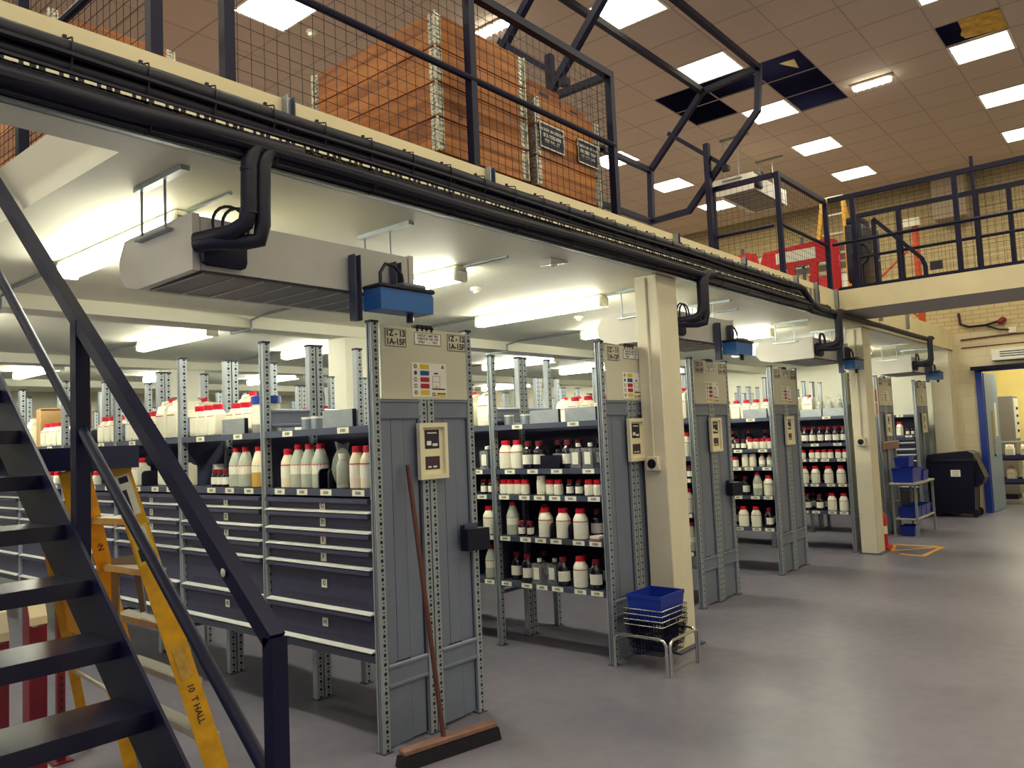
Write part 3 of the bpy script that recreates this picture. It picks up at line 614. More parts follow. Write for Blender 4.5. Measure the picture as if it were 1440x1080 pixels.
# a dim second row behind the front one in the bottle racks
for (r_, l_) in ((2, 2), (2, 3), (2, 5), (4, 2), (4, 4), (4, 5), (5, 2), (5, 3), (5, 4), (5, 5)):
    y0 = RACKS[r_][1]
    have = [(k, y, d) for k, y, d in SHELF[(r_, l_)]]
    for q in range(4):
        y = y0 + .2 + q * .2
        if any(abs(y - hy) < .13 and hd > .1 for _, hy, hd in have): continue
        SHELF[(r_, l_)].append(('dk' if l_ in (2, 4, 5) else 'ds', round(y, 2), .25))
def put(k, X, y, z, lab, group):
    look, cat, w, parts = K[k]
    t = thing(look.replace('-', '_').split(' with')[0].replace(' ', '_') if False else {'w1': 'reagent_bottle', 'w2': 'reagent_jar', 'cl': 'solvent_bottle', 'cs': 'solvent_bottle', 'cr': 'solvent_bottle', 'am': 'solvent_bottle', 'dk': 'glass_bottle', 'ds': 'glass_bottle', 'wj': 'reagent_jar', 'tin': 'tin', 'jc': 'jerrycan', 'rb': 'square_bottle', 'bx': 'boxed_bottle', 'bk': 'shelf_divider', 'kb': 'open_bin', 'pl': 'front_plate', 'tub': 'lidded_tub', 'ctn': 'carton', 'brn': 'carton', 'bag': 'wrapped_bottle', 'ppr': 'papers'}[k], lab, cat, (X, y, z), group)
    if k in ('w1', 'w2', 'cl', 'cs', 'cr', 'dk', 'ds', 'wj'): t.rotation_euler.z = random.uniform(-.35, .35)
    for nm, me in parts: ob(nm, me, t)
for (r_, l_), row in SHELF.items():
    cnt = {}
    for k, y, dx in sorted(row, key=lambda q: q[1]):
        look = K[k][0]; c = cnt[k] = cnt.get(k, -1) + 1
        lab = '%s, %s from aisle, %s shelf, %s' % (look, ordw(c), LV[l_], RL[r_])
        put(k, RACKS[r_][0] + dx, y, SZ[l_] + .0005, lab, '%ss on the racks' % look)
# ------------------------------------------------------------------ things on rack ends
def picture(X, Y, z, lab, seed):
    t = thing('picture_frame', lab, 'picture', (X, Y, z), 'framed notices on rack ends')
    w, h = .225, .325; random.seed(seed)
    bar_ = MB()
    for poly in ([(0, 0), (w, 0), (w - .026, .026), (.026, .026)], [(0, h), (.026, h - .026), (w - .026, h - .026), (w, h)], [(0, 0), (.026, .026), (.026, h - .026), (0, h)], [(w, 0), (w, h), (w - .026, h - .026), (w - .026, .026)]):
        bar_.prism(poly, -.028, 0, 'y')
    part(t, 'frame', bar_, mat('ivory picture frame', (232, 224, 190), .4))
    part(t, 'mount', MB().box(.026, w - .026, -.008, -.004, .026, h - .026), mat('ivory mount', (236, 228, 184), .6))
    for z0, z1, c in ((.175, .285, m_print), (.055, .13, mat('dark photo print', (64, 44, 58), .5))):
        p = part(t, 'print', MB().box(.055, w - .055, -.0095, -.008, z0, z1), c)
        part(p, 'motif', MB().box(.07, .105, -.0105, -.0095, z0 + .02, z0 + .045).box(.115, w - .07, -.0105, -.0095, z0 + .015, z0 + .03).box(.075, .15, -.0105, -.0095, z1 - .022, z1 - .015) if z0 > .1 else MB().box(.075, .1, -.0105, -.0095, z0 + .01, z0 + .02).box(.115, .145, -.0105, -.0095, z0 + .01, z0 + .02), m_label)
for i in (1, 2, 3, 4, 6, 7):
    X, Y = RACKS[i]
    picture(X + .31, Y - .004, 1.43, 'small ivory framed notice hung on end of %s' % RL[i], i)
random.seed(11)
for i, dx in ((1, .64), (3, .62)):
    X, Y = RACKS[i]
    t = thing('document_holder', 'black plastic document holder fixed to end of %s' % RL[i], 'holder', (X + dx, Y - .004, .985), 'document holders')
    part(t, 'back', MB().box(0, .15, -.01, 0, 0, .15), m_capk); part(t, 'pocket', MB().prism([(0, -.01), (0, -.06), (.15, -.1), (.15, -.01)], 0, .128), m_capk); part(t, 'clip', MB().box(.02, .13, -.02, -.01, .128, .155), m_steel_d)

# broom
t = thing('broom', 'wide black-bristled broom leaning on end of nearest rack', 'broom', (3.02, 3.07, 0))
hd = Matrix.Rotation(math.atan2(-.12, .59), 4, 'Z')
def rt(mb): mb.v = [tuple(hd @ Vector(p)) for p in mb.v]; return mb
part(t, 'head', rt(MB().cbox(-.29, .30, -.03, .03, .062, .095, .008, 1)), m_broomh)
part(t, 'bristles', rt(MB().prism([(-.03, .062), (.03, .062), (.05, 0.001), (-.05, 0.001)], -.3, .31, 'x')), m_brist)
part(t, 'handle', MB().tube([(-.03, .01, .09), (-.005, .245, 1.52)], .0135, 10), m_broomw)
part(t, 'screw', MB().lathe([(.006, 0), (.006, .004), (.002, .006)], 8, c=(-.02, .105, 1.0)), m_galv)

# stand with wire baskets and blue tub
t = thing('basket_stand', 'low chrome tubular stand holding baskets beside first pillar', 'stand', (4.75, 2.73, 0))
m_chrome = mat('chrome tube', (206, 204, 196), .2, .9)
def hoop(a, b, h, n=6, r=.05):
    a, b = Vector((*a, 0)), Vector((*b, 0)); d = (b - a).normalized(); L = (b - a).length; pts = [a]
    for q in range(n + 1):
        th = math.pi / 2 * q / n; pts.append(a + d * (r - r * math.cos(th)) + Vector((0, 0, h - r + r * math.sin(th))))
    for q in range(n + 1):
        th = math.pi / 2 * q / n; pts.append(b - d * (r - r * math.sin(th)) + Vector((0, 0, h - r + r * math.cos(th))))
    pts.append(b); return pts
part(t, 'hoop', MB().tube(hoop((0, 0), (0, .41), .245), .0105, 8), m_chrome)
part(t, 'hoop', MB().tube(hoop((.012, -.022), (.42, -.022), .24), .0105, 8), m_chrome)
part(t, 'hoop', MB().tube(hoop((.43, .0), (.43, .205), .24), .0105, 8), m_chrome)
part(t, 'rail', MB().tube([(0.01, .40, .2), (.43, .2, .2)], .008, 8), m_chrome)
def basket(z, lab, w=.36, d=.3, h=.2):
    t = thing('wire_basket', lab, 'basket', (4.775, 2.765, z), 'nested wire baskets')
    mb = MB()
    for zz in (h,): part(t, 'rim', MB().tube([(0, 0, h), (w, 0, h), (w, d, h), (0, d, h)], .004, 6, closed=True), m_chrome)
    q = .03
    for zz in (0, h * .3, h * .62):
        e = q * (1 - zz / h); mb.bar([(e, e, zz), (w - e, e, zz), (w - e, d - e, zz), (e, d - e, zz)], .003, closed=True)
    for a in range(13):
        x = w * a / 12; xe = q + (w - 2 * q) * a / 12; mb.bar([(x, 0, h), (xe, q, 0), (xe, d - q, 0), (x, d, h)], .0028)
    for a in range(1, 10):
        y = d * a / 10; ye = q + (d - 2 * q) * a / 10; mb.bar([(0, y, h), (q, ye, 0), (w - q, ye, 0), (w, y, h)], .0028)
    part(t, 'wires', mb, m_navy, kind='stuff')
for q, w_ in enumerate(('lowest', 'second', 'third', 'topmost')): basket(.115 + q * .036, 'dark wire basket nested in stack on chrome stand, %s' % w_, h=.2)
t = thing('blue_tub', 'bright blue plastic tub on top of the wire baskets', 'tub', (4.79, 2.775, .33))
part(t, 'floor', MB().box(.02, .31, .02, .25, .0, .006), m_blue)
def wallring(w, d, z0, z1, tk, fl):
    mb = MB(); 
    o0 = [(fl, fl, z0), (w - fl, fl, z0), (w - fl, d - fl, z0), (fl, d - fl, z0)]; o1 = [(0, 0, z1), (w, 0, z1), (w, d, z1), (0, d, z1)]
    i1 = [(tk, tk, z1), (w - tk, tk, z1), (w - tk, d - tk, z1), (tk, d - tk, z1)]; i0 = [(fl + tk, fl + tk, z0), (w - fl - tk, fl + tk, z0), (w - fl - tk, d - fl - tk, z0), (fl + tk, d - fl - tk, z0)]
    return mb.add(o0 + o1 + i1 + i0, [f for k in range(4) for f in ((k, (k + 1) % 4, 4 + (k + 1) % 4, 4 + k), (4 + k, 4 + (k + 1) % 4, 8 + (k + 1) % 4, 8 + k), (8 + k, 8 + (k + 1) % 4, 12 + (k + 1) % 4, 12 + k), (12 + k, 12 + (k + 1) % 4, (k + 1) % 4, k))])
part(t, 'wall', wallring(.33, .27, 0.0, .165, .005, .018), m_blue)
part(t, 'rim', wallring(.336, .276, .165, .19, .008, 0.0), m_blue, loc=(-.003, -.003, 0))

# ------------------------------------------------------------------ air conditioners under the slab
def acunit(X, Y, Z, lab, pumps=True, zc=2.859):
    t = thing('air_conditioner', lab, 'air conditioner', (X, Y, Z), 'suspended air conditioners')
    w, d, h = 1.26, .68, .24
    prof = [(.02, 0.012), (.5, 0.0), (d - .06, .03), (d, .09), (d, .16), (d - .05, .235), (d - .1, h), (.02, h)]
    part(t, 'casing', MB().prism([(y, z) for y, z in prof], .035, w - .035, 'x'), m_acw)
    for x0, x1 in ((0, .034), (w - .034, w)):
        part(t, 'side_panel', MB().prism([(.0, 0.0), (.5, -.008), (d - .05, .022), (d + .008, .085), (d + .008, .165), (d - .045, .24), (d - .1, h + .004), (0, h + .004)], x0, x1, 'x'), m_acw)
    part(t, 'back_plate', MB().box(.04, w - .04, 0.004, .018, .006, h - .006), mat('air conditioner back', (196, 195, 188), .5, var=.04))
    g = part(t, 'grille', MB().box(.06, w - .06, .03, .5, -.004, .006), m_acd)
    for q in range(8): part(t, 'slat', MB().box(.06 + q * .145, .066 + q * .145, .03, .5, -.008, -.004), m_acw)
    part(t, 'outlet_strip', MB().box(.05, w - .05, .5, .515, -.012, .006), m_white)
    part(t, 'pipe_box', MB().cbox(.02, .24, -.05, .004, .02, .17, .03, 2), m_navy)
    for x in (-.015, w + .015):
        part(t, 'strut', MB().box(x - .02, x + .02, .02, .46, zc - Z - .022, zc - Z), m_galv)
        for y in (.2, .42): part(t, 'rod', MB().tube([(x, y, h - .03), (x, y, zc - Z - .02)], .006, 6), m_galv)
        part(t, 'lug', MB().box(x - .02, x + .03, .16, .46, h - .04, h - .03), m_galv)
    for q in range(2):
        part(t, 'cable', MB().tube([(.15 + .045 * q - .085 * math.cos(a_ * math.pi / 10), -.05, .2 + .085 * math.sin(a_ * math.pi / 10)) for a_ in range(-3, 12)], .007, 6), m_black)
    return t
def drop(X, lab, Yp=3.1, z0=2.93):
    t = thing('pipe_drop', lab, 'pipe', (X, 0, 0), 'black insulated drop pipes')
    for dx, dz in ((0, 0), (.062, -.06)):
        pts = [(.22 + dx, 2.86, z0 + .005), (.12 + dx, 2.858, z0), (.045 + dx, 2.852, z0 - .035), (.02 + dx, 2.85, z0 - .1), (.015 + dx, 2.85, 2.64 + dz), (.005 + dx, 2.86, 2.575 + dz), (-.03 + dx * .7, 2.9, 2.54 + dz * .6), (-.07, 2.97, 2.53 + dz * .4), (-.1, 3.06, 2.525 + dz * .3)]
        part(t, 'pipe', MB().tube(pts, .034, 12), m_pipe)
    for z in (2.8, 2.62): part(t, 'joint', MB().tube([(.015, 2.85, z - .006), (.015, 2.85, z + .006)], .034, 10), m_black)
ACX = ((1.65, 'nearest the stairs'), (5.71, 'behind the first cream pillar'), (9.08, 'between fourth and fifth racks'), (13.47, 'nearest the far wall'))
for X, w in ACX:
    acunit(X, 3.1, 2.41, 'pale suspended air conditioner %s, under the slab' % w)
    drop(X + .1, 'black insulated pipes dropping to air conditioner %s' % w)
    t = thing('condensate_pump', 'blue condensate pump hung on struts at air conditioner %s' % w, 'pump', (X + .83, 3.07, 2.26), 'condensate pumps')
    for x in (0, .27): part(t, 'strut', MB().box(x - .02, x + .02, -.005, .02, 0 if x == 0 else .1, .33).box(x - .02, x - .015, -.03, -.005, 0 if x == 0 else .1, .33).box(x + .015, x + .02, -.03, -.005, 0 if x == 0 else .1, .33), m_steel_d)
    part(t, 'tank', MB().prism([(.03, .045), (.38, .045), (.385, .13), (.365, .155), (.03, .155)], -.16, -.03, 'y'), m_blue_l)
    part(t, 'lid', MB().cbox(.02, .395, -.17, -.025, .15, .172, .008, 1), m_capk)
    part(t, 'motor', MB().cbox(.2, .36, -.14, -.05, .17, .2, .012, 2), mat('grey motor cover', (92, 96, 108), .4))
    part(t, 'outlet', MB().lathe([(.018, 0), (.018, .05)], 10, c=(.27, -.1, 0)), m_capk)
    part(t, 'hose', MB().tube([(.09, -.09, .17), (.09, -.09, .24), (.13, -.085, .29), (.19, -.08, .29), (.24, -.08, .25), (.25, -.08, .2)], .009, 8), m_black)

# ------------------------------------------------------------------ cable and pipe run along the fascia
t = thing('pipe_run', 'thick bundle of black insulated pipes strapped along the cream fascia', 'pipes')
def wob(z, y, x0, x1, a, st=.35, ph=0):
    n = int((x1 - x0) / st); return [(x0 + (x1 - x0) * k / n, y + a * math.sin(k * 1.7 + ph), z + a * math.sin(k * 1.1 + ph * 2)) for k in range(n + 1)]
UX = 8.15
step = [(UX + .1, 2.885, 3.06), (UX + .22, 2.885, 3.0), (UX + .3, 2.87, 2.93), (UX + .42, 2.865, 2.9)]
part(t, 'pipe', MB().tube(wob(3.083, 2.89, -5.9, UX, .003) + [(x, y - .0, z + .01) for x, y, z in step] + wob(2.90, 2.865, UX + .6, 13.5, .002), .034, 10), m_pipe)
part(t, 'pipe', MB().tube(wob(3.018, 2.9, -5.9, UX - .1, .004, .3, 1) + [(x - .1, y + .01, z - .045) for x, y, z in step] + wob(2.862, 2.89, UX + .6, 9.2, .002), .028, 10), m_pipe)
for q, (z, y, r) in enumerate(((3.118, 2.912, .011), (3.05, 2.86, .012), (2.995, 2.875, .01))):
    part(t, 'cable', MB().tube(wob(z, y, -5.9, UX - .2, .004, .4, q), r, 6), m_pipe)
for q, (z, y, r, x1) in enumerate(((2.945, 2.9, .029, 9.1), (2.89, 2.893, .031, 9.2), (2.905, 2.84, .026, 5.85), (2.925, 2.86, .012, 9.0), (2.865, 2.87, .011, 9.0))):
    part(t, 'pipe' if r > .02 else 'cable', MB().tube(wob(z, y, -5.9, x1, .005, .5, q), r, 9), m_pipe)
part(t, 'big_pipe', MB().tube([(-5.9, 2.85, 2.905), (.9, 2.85, 2.905), (1.25, 2.845, 2.9), (1.55, 2.85, 2.915), (1.95, 2.853, 2.925)], .036, 10), m_pipe)
for q in range(44):
    x = .55 + q * .27
    part(t, 'tie', MB().tube([(x, 2.925, 3.135), (x, 2.86, 3.118), (x, 2.848, 3.07), (x, 2.868, 3.0), (x, 2.92, 2.985)], .0035, 5).box(x - .006, x + .006, 2.918, 2.93, 3.13, 3.15), m_black) if x < UX - .2 else None
    if q % 2 and x < 9: part(t, 'tie', MB().tube([(x, 2.925, 2.975), (x, 2.855, 2.965), (x, 2.822, 2.91), (x, 2.85, 2.855), (x, 2.92, 2.85)], .004, 5), m_black)
t = thing('cable_tray', 'slotted steel cable trays fixed on the cream fascia behind the pipes', 'tray')
part(t, 'tray', MB().box(-5.9, 8.9, 2.922, 2.927, 2.99, 3.13), m_slot); part(t, 'flange', MB().box(-5.9, UX + .1, 2.905, 2.922, 2.972, 2.978).box(-5.9, UX + .1, 2.862, 2.864, 2.968, 2.979), m_slot)
part(t, 'tray', MB().box(-5.9, 9.35, 2.922, 2.927, 2.85, 2.965), m_steel_d); part(t, 'flange', MB().box(-5.9, 9.35, 2.895, 2.922, 2.843, 2.848).box(-5.9, 9.35, 2.893, 2.895, 2.843, 2.853), m_galv)
for q, x in enumerate((2.01, 3.36, 5.58, 6.86, 8.15, 8.75, 9.42, 11.2, 12.6)):
    t = thing('channel_clip', 'short steel channel stub bolted on the fascia, %s from stairs' % ordw(q), 'bracket', (x, 2.92, 2.99), 'channel stubs on the fascia')
    part(t, 'web', MB().box(-.02, .02, -.004, .008, .0, .215), m_galv); part(t, 'flange', MB().box(-.022, -.016, -.03, .008, 0, .215), m_galv); part(t, 'flange', MB().box(.016, .022, -.03, .008, 0, .215), m_steel_d)

# ------------------------------------------------------------------ mesh railings on the upper floor
def fence(lab, a, b, posts, z0=3.15, zt=4.3, zm=3.76, mesh=True, sp=.066, post0=None, base=True):
    a = Vector((*a, 0)); b = Vector((*b, 0)); L = (b - a).length; d = (b - a) / L; ax = abs(d.x) > .5
    t = thing('mesh_railing', lab, 'railing', (a.x, a.y, 0), 'mesh railings of the upper floor')
    def P(s, z, o=0): return tuple(d * s + Vector((0, o, 0) if ax else (o, 0, 0)) + Vector((0, 0, z)))
    part(t, 'top_rail', MB().bar([P(-.025, zt), P(L + .025, zt)], .05), m_navy)
    part(t, 'mid_rail', MB().tube([P(0, zm, -.012), P(L, zm, -.012)], .02, 8), m_navy)
    for s in posts:
        p = part(t, 'post', MB().bar([P(s, post0 or z0), P(s, zt - .026)], .05), m_navy)
        if base: q = P(s, 0); part(p, 'base_plate', MB().box(q[0] - .06, q[0] + .06, q[1] - .045, q[1] + .06, z0, z0 + .01), m_navy)
    if mesh:
        mb = MB(); w = .0024; o = .028
        n = int(L / sp)
        for k in range(n + 1):
            s = L * k / n; mb.bar([P(s, z0 + .04, o), P(s, zt - .02, o)], w)
        m = int((zt - z0 - .06) / sp)
        for k in range(m + 1):
            z = z0 + .04 + (zt - z0 - .06) * k / m; mb.bar([P(0, z, o + .003), P(L, z, o + .003)], w)
        part(t, 'wire_mesh', mb, m_black, kind='stuff')
fence('dark mesh railing before the wooden crates on the upper floor', (1.78, 3.02), (4.88, 3.02), (0, 1.57, 3.1))
fence('dark mesh railing along the stairwell edge on the upper floor', (1.46, 3.02), (1.46, 5.7), (0, 1.45, 2.68), zm=3.72)
fence('short dark mesh railing returning beside the nearer crate, by loading gate', (4.88, 3.08), (4.88, 3.7), (.62,), sp=.066)
fence('dark mesh railing beside the red barrier, above the pipes', (8.1, 3.02), (9.53, 3.02), (0, 1.48), sp=.066)
fence('short dark mesh railing returning from the loading gate', (8.1, 3.08), (8.1, 3.75), (.67,), sp=.066)
fence('nearer dark mesh railing along the cream bridge', (9.56, 2.95), (9.56, -5.5), (.25, 1.31, 2.5, 3.7, 4.9), z0=3.2, sp=.075)
fence('farther dark mesh railing along the cream bridge', (10.56, 2.95), (10.56, -5.5), (0, .5, 1.35, 1.68, 2.9, 4.1), z0=3.2, sp=.075)
t = thing('raked_handrail', 'dark raked handrail behind the bridge railing', 'railing', (10.46, 0, 0))
part(t, 'rail', MB().bar([(0, 2.72, 4.2), (0, 2.2, 3.6), (0, 2.17, 3.5), (0, 2.17, 3.21)], .045), m_navy); part(t, 'post', MB().bar([(0, 2.72, 3.21), (0, 2.72, 4.18)], .045), m_navy)
part(t, 'post', MB().bar([(0, 2.45, 3.21), (0, 2.45, 3.87)], .04), m_navy)
# rotating pallet gate
t = thing('pallet_gate', 'dark tubular up-and-over pallet gate above the loading bay', 'gate')
S = [(4.46, 4.68), (4.48, 4.08), (4.0, 4.10), (3.14, 5.0), (3.10, 5.45), (3.75, 5.40)]
for X, n in ((5.04, 'near'), (8.0, 'far')):
    part(t, 'side_frame', MB().bar([(X, y, z) for y, z in S], .06, closed=True), m_navy)
    part(t, 'brace', MB().bar([(X, 4.2, 5.05), (X, 3.52, 4.48)], .045), m_navy)
    xp = X + (.06 if X < 6 else -.055)
    part(t, 'pivot_post', MB().bar([(xp, 3.72, 3.16), (xp, 3.72, 4.78)], .06), m_navy)
    part(t, 'stop', MB().box(X - .03, X + .03, 3.5, 3.57, 4.44, 4.5), m_navy)
for y, z in ((4.46, 4.68), (4.48, 4.08), (3.10, 5.45), (3.75, 5.40)):
    part(t, 'rail', MB().bar([(5.065, y, z), (7.97, y, z)], .055), m_navy)

# ------------------------------------------------------------------ wooden pallet-collar crates
m_hinge = mat('galvanised hinge', (186, 184, 168), .35, .5, var=.6, scale=45)
def crate(x0, x1, y0, y1, n, lab, zb=3.31, h=.21):
    t = thing('collar_crate', lab, 'crate', (x0, y0, 0), 'wooden collar crates on the upper floor'); w, d = x1 - x0, y1 - y0; k = .02
    for q in range(n):
        z0 = zb + q * h + .005; zm = z0 + h / 2; z1 = z0 + h - .01
        for a, b_ in ((z0, zm - .001), (zm + .001, z1)):
            part(t, 'board', MB().box(0.0, w, 0, k, a, b_), m_wood); part(t, 'board', MB().box(0, w, d - k, d, a, b_), m_wood)
            part(t, 'board', MB().box(0, k, k, d - k, a, b_), m_wood); part(t, 'board', MB().box(w - k, w, k, d - k, a, b_), m_wood)
        for cx in (0, w):
            for cy in (0, d):
                sx, sy = (1 if cx == 0 else -1), (1 if cy == 0 else -1)
                mb = MB().box(cx - sx * .003, cx + sx * .05, cy - sy * .003, cy, z0 + .005, z1 - .005).box(cx - sx * .003, cx, cy, cy + sy * .05, z0 + .005, z1 - .005)
                mb.tube([(cx - sx * .008, cy - sy * .008, z0), (cx - sx * .008, cy - sy * .008, z1)], .008, 6)
                for u in range(7):
                    zz = z0 + .012 + u * .028; mb.box(cx + sx * .012, cx + sx * .045, cy - sy * .007, cy - sy * .003, zz, zz + .013).box(cx - sx * .007, cx - sx * .003, cy + sy * .012, cy + sy * .045, zz, zz + .013)
                part(t, 'hinge', mb, m_hinge)
    p = zb - .16
    for q in range(7): part(t, 'pallet_board', MB().box(0, w, d * q / 7 + .03, d * (q + 1) / 7 - .03, zb - .024, zb - .003), m_brown)  # pallet coloured dark brown to paint in the shade below the crate
    for q in (0, .5, 1):
        for u in (0, .5, 1): part(t, 'pallet_block', MB().box((w - .1) * q, (w - .1) * q + .1, (d - .14) * u, (d - .14) * u + .14, p + .022, zb - .026), m_brown)
        part(t, 'pallet_skid', MB().box((w - .1) * q, (w - .1) * q + .1, .02, d, p, p + .02), m_brown)
    return t
crate(3.16, 3.97, 3.12, 4.28, 4, 'tall wooden collar crate behind the mesh, larger of two')
crate(4.08, 4.82, 3.12, 4.28, 3, 'shorter wooden collar crate behind the two dark notices')
crate(1.87, 2.67, 5.25, 6.4, 6, 'wooden collar crate deep behind the stairwell railing', h=.196)
crate(2.2, 3.0, 7.2, 8.4, 7, 'tallest wooden collar crate stack, deepest behind the stairwell')
for q, (x, y, w, lab) in enumerate(((4.12, 3.2, .36, 'low open wooden box on the shorter crate, nearer the taller crate'), (4.5, 3.2, .3, 'low open wooden box on the shorter crate, nearer the gate'))):
    t = thing('wooden_box', lab, 'box', (x, y, 3.964)); z = .12 if q == 0 else .075
    part(t, 'front', MB().box(0, w, 0, .018, 0, z), m_wood); part(t, 'back', MB().box(0, w, .58, .6, 0, z), m_wood)
    part(t, 'side', MB().box(0, .018, .018, .58, 0, z), m_wood); part(t, 'side', MB().box(w - .018, w, .018, .58, 0, z), m_wood); part(t, 'slot', MB().box(w * .35, w * .65, -.001, .001, z * .4, z * .62), m_print)
for x, w, tx, lab in ((4.11, .275, 'MAXIMUM HEIGHT\nIS 2 COLLARS\nPER PALLET', 'dark blue notice about pallet height on the shorter crate'), (4.55, .255, 'LOADS MUST NOT\nEXCEED TOP\nOF COLLAR', 'dark blue notice about loads on the crate, nearer the gate')):
    t = thing('notice', lab, 'sign', (x, 3.112, 3.585), 'dark notices on the crate')
    part(t, 'board', MB().box(0, w, -.006, 0, 0, .175), mat('navy notice', (26, 36, 70), .5)); part(t, 'border', frame_rect(w, .175, .009), m_label, loc=(0, -.0065, 0))
    ob('lettering', text_mesh(tx, .033, m_label, '-y', bold=.0012, space=1.1), t, (w / 2, -.007, .09))

# ------------------------------------------------------------------ steel staircase
t = thing('staircase', 'dark steel open staircase with checker-plate treads rising to the upper floor', 'stairs')
RISE, GO = .197, .242
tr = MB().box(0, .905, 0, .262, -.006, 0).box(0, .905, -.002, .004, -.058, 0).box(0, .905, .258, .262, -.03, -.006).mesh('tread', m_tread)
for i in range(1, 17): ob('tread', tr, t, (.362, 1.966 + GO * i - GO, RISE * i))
def nz_(y): return (y - 1.966 + GO) * .814
for x0 in (.35, 1.268):
    part(t, 'stringer', MB().prism([(1.86, 0), (2.02, 0), (5.72, nz_(5.72) - .29 - .09), (5.72, 3.14), (5.6, min(3.2, nz_(5.6) + .05)), (1.86, nz_(1.86) + .05)], x0, x0 + .012, 'x'), m_navy)
RX = 1.305
def rz(y): return 1.10 + (y - 2.02) * .815
part(t, 'handrail', MB().bar([(RX, 2.02, rz(2.02)), (RX, 5.7, rz(5.7))], .05), m_navy)
part(t, 'post', MB().bar([(RX, 2.02, 0), (RX, 2.02, rz(2.02) + .01)], .05), m_navy)
part(t, 'post', MB().bar([(RX, 3.36, nz_(3.36) - .2), (RX, 3.36, rz(3.36))], .055), m_navy)
part(t, 'post', MB().bar([(RX, 4.9, nz_(4.9) - .2), (RX, 4.9, rz(4.9))], .055), m_navy)
part(t, 'mid_rail', MB().tube([(RX, 2.03, rz(2.03) - .425), (RX, 5.7, rz(5.7) - .425)], .021, 10), m_navy)
part(t, 'chip', MB().lathe([(.009, 0), (.014, .004), (.006, .008)], 8), m_board, loc=(RX - .028, 2.24, rz(2.24) + .0), rot=(0, -math.pi / 2, 0))
for i in range(2, 14):
    for q in (.06, .13): part(t, 'bolt', MB().lathe([(.009, 0), (.009, .006), (.004, .008)], 6), m_steel_d, loc=(1.268, 1.966 + GO * i - GO + q, RISE * i - .03 - q * .1), rot=(0, -math.pi / 2, 0))

# ------------------------------------------------------------------ yellow step ladder
t = thing('step_ladder', 'battered yellow step ladder with dark cap leaning by the stairs', 'ladder')
FR = [Vector((1.665, 3.87, 1.6)), Vector((2.07, 3.66, 0))]; FL = [Vector((1.6, 4.12, 1.6)), Vector((2.14, 4.62, 0))]
RR = [Vector((1.47, 3.95, 1.58)), Vector((1.82, 4.05, 0))]; RLg = [Vector((1.42, 4.2, 1.58)), Vector((1.92, 4.85, 0))]
def rail(a, b, w, d):                # channel rail between two points
    ax = (b - a).normalized(); u = Vector((-.35, -.94, 0)); u = (u - ax * u.dot(ax)).normalized(); v = ax.cross(u)
    mb = MB(); vs_ = []
    for p in (a, b):
        for s1, s2 in ((-1, -1), (1, -1), (1, 1), (-1, 1)): vs_.append(tuple(p + v * (s1 * w / 2) + u * (s2 * d / 2)))
    return mb.add(vs_, [(0, 1, 2, 3), (7, 6, 5, 4), (0, 4, 5, 1), (1, 5, 6, 2), (2, 6, 7, 3), (3, 7, 4, 0)])
fr_ = part(t, 'front_rail', rail(*FR, .1, .035), m_yel); fl_ = part(t, 'front_rail', rail(*FL, .075, .03), m_yel)
part(t, 'rear_rail', rail(*RR, .06, .03), m_yel); part(t, 'rear_rail', rail(*RLg, .05, .03), m_yel)
part(t, 'cap', MB().prism([(1.34, 4.28), (1.36, 3.96), (1.52, 3.78), (1.72, 3.76), (1.74, 3.84), (1.66, 4.22), (1.5, 4.34)], 1.585, 1.69), mat('navy ladder cap', (34, 38, 76), .5, var=.1))
def at(seg, z): k = (seg[0].z - z) / (seg[0].z - seg[1].z); return seg[0] + (seg[1] - seg[0]) * k
for z in (.27, .545, .82, 1.09, 1.34):
    a, b_ = at(FR, z), at(FL, z); mb = MB()
    d = Vector((-.075, -.01, 0))
    vs_ = [tuple(p + o + Vector((0, 0, h_))) for h_ in (0, -.03) for p, o in ((a, d * .2), (b_, d * .2), (b_, d * -1), (a, d * -1))]
    st = part(t, 'step', mb.add(vs_, [(0, 1, 2, 3), (7, 6, 5, 4), (0, 4, 5, 1), (1, 5, 6, 2), (2, 6, 7, 3), (3, 7, 4, 0)]), m_alu)
for z in (.5, 1.05): part(t, 'rear_brace', MB().tube([at(RR, z), at(RLg, z)], .012, 8), m_alu)
part(t, 'rear_panel', MB().add([tuple(at(RR, 1.45)), tuple(at(RLg, 1.42)), tuple(at(RLg, .75)), tuple(at(RR, .72))] + [tuple(p + Vector((.012, .004, 0))) for p in (at(RR, 1.45), at(RLg, 1.42), at(RLg, .75), at(RR, .72))], [(0, 1, 2, 3), (7, 6, 5, 4), (0, 4, 5, 1), (1, 5, 6, 2), (2, 6, 7, 3), (3, 7, 4, 0)]), mat('ochre ladder panel', (206, 140, 30), .5, var=.12))
sp_ = part(t, 'spreader', MB().prism([(0, 0), (.16, .02), (.2, -.26), (.17, -.27), (.13, -.06), (.045, -.06), (.04, -.3), (.0, -.3)], -.006, .006, 'y'), m_grey, loc=tuple(at(FL, 1.12) + Vector((.02, -.06, 0))), rot=(0, 0, -1.1))
ax = (FR[1] - FR[0]).normalized(); u = Vector((-.35, -.94, 0)); u = (u - ax * u.dot(ax)).normalized(); v = ax.cross(u)
def onrail(seg, w, z, c0, c1, h, mname, m, name, off=.0195):
    p = at(seg, z); mb = MB(); vs_ = [tuple(p + v * q * (w / 2) + u * off + ax * s) for q, s in ((c0, 0), (c1, 0), (c1, h), (c0, h))]
    return part(fr_, name, mb.add(vs_ + [tuple(Vector(q) + u * .001) for q in vs_], [(4, 5, 6, 7), (3, 2, 1, 0)]), m)
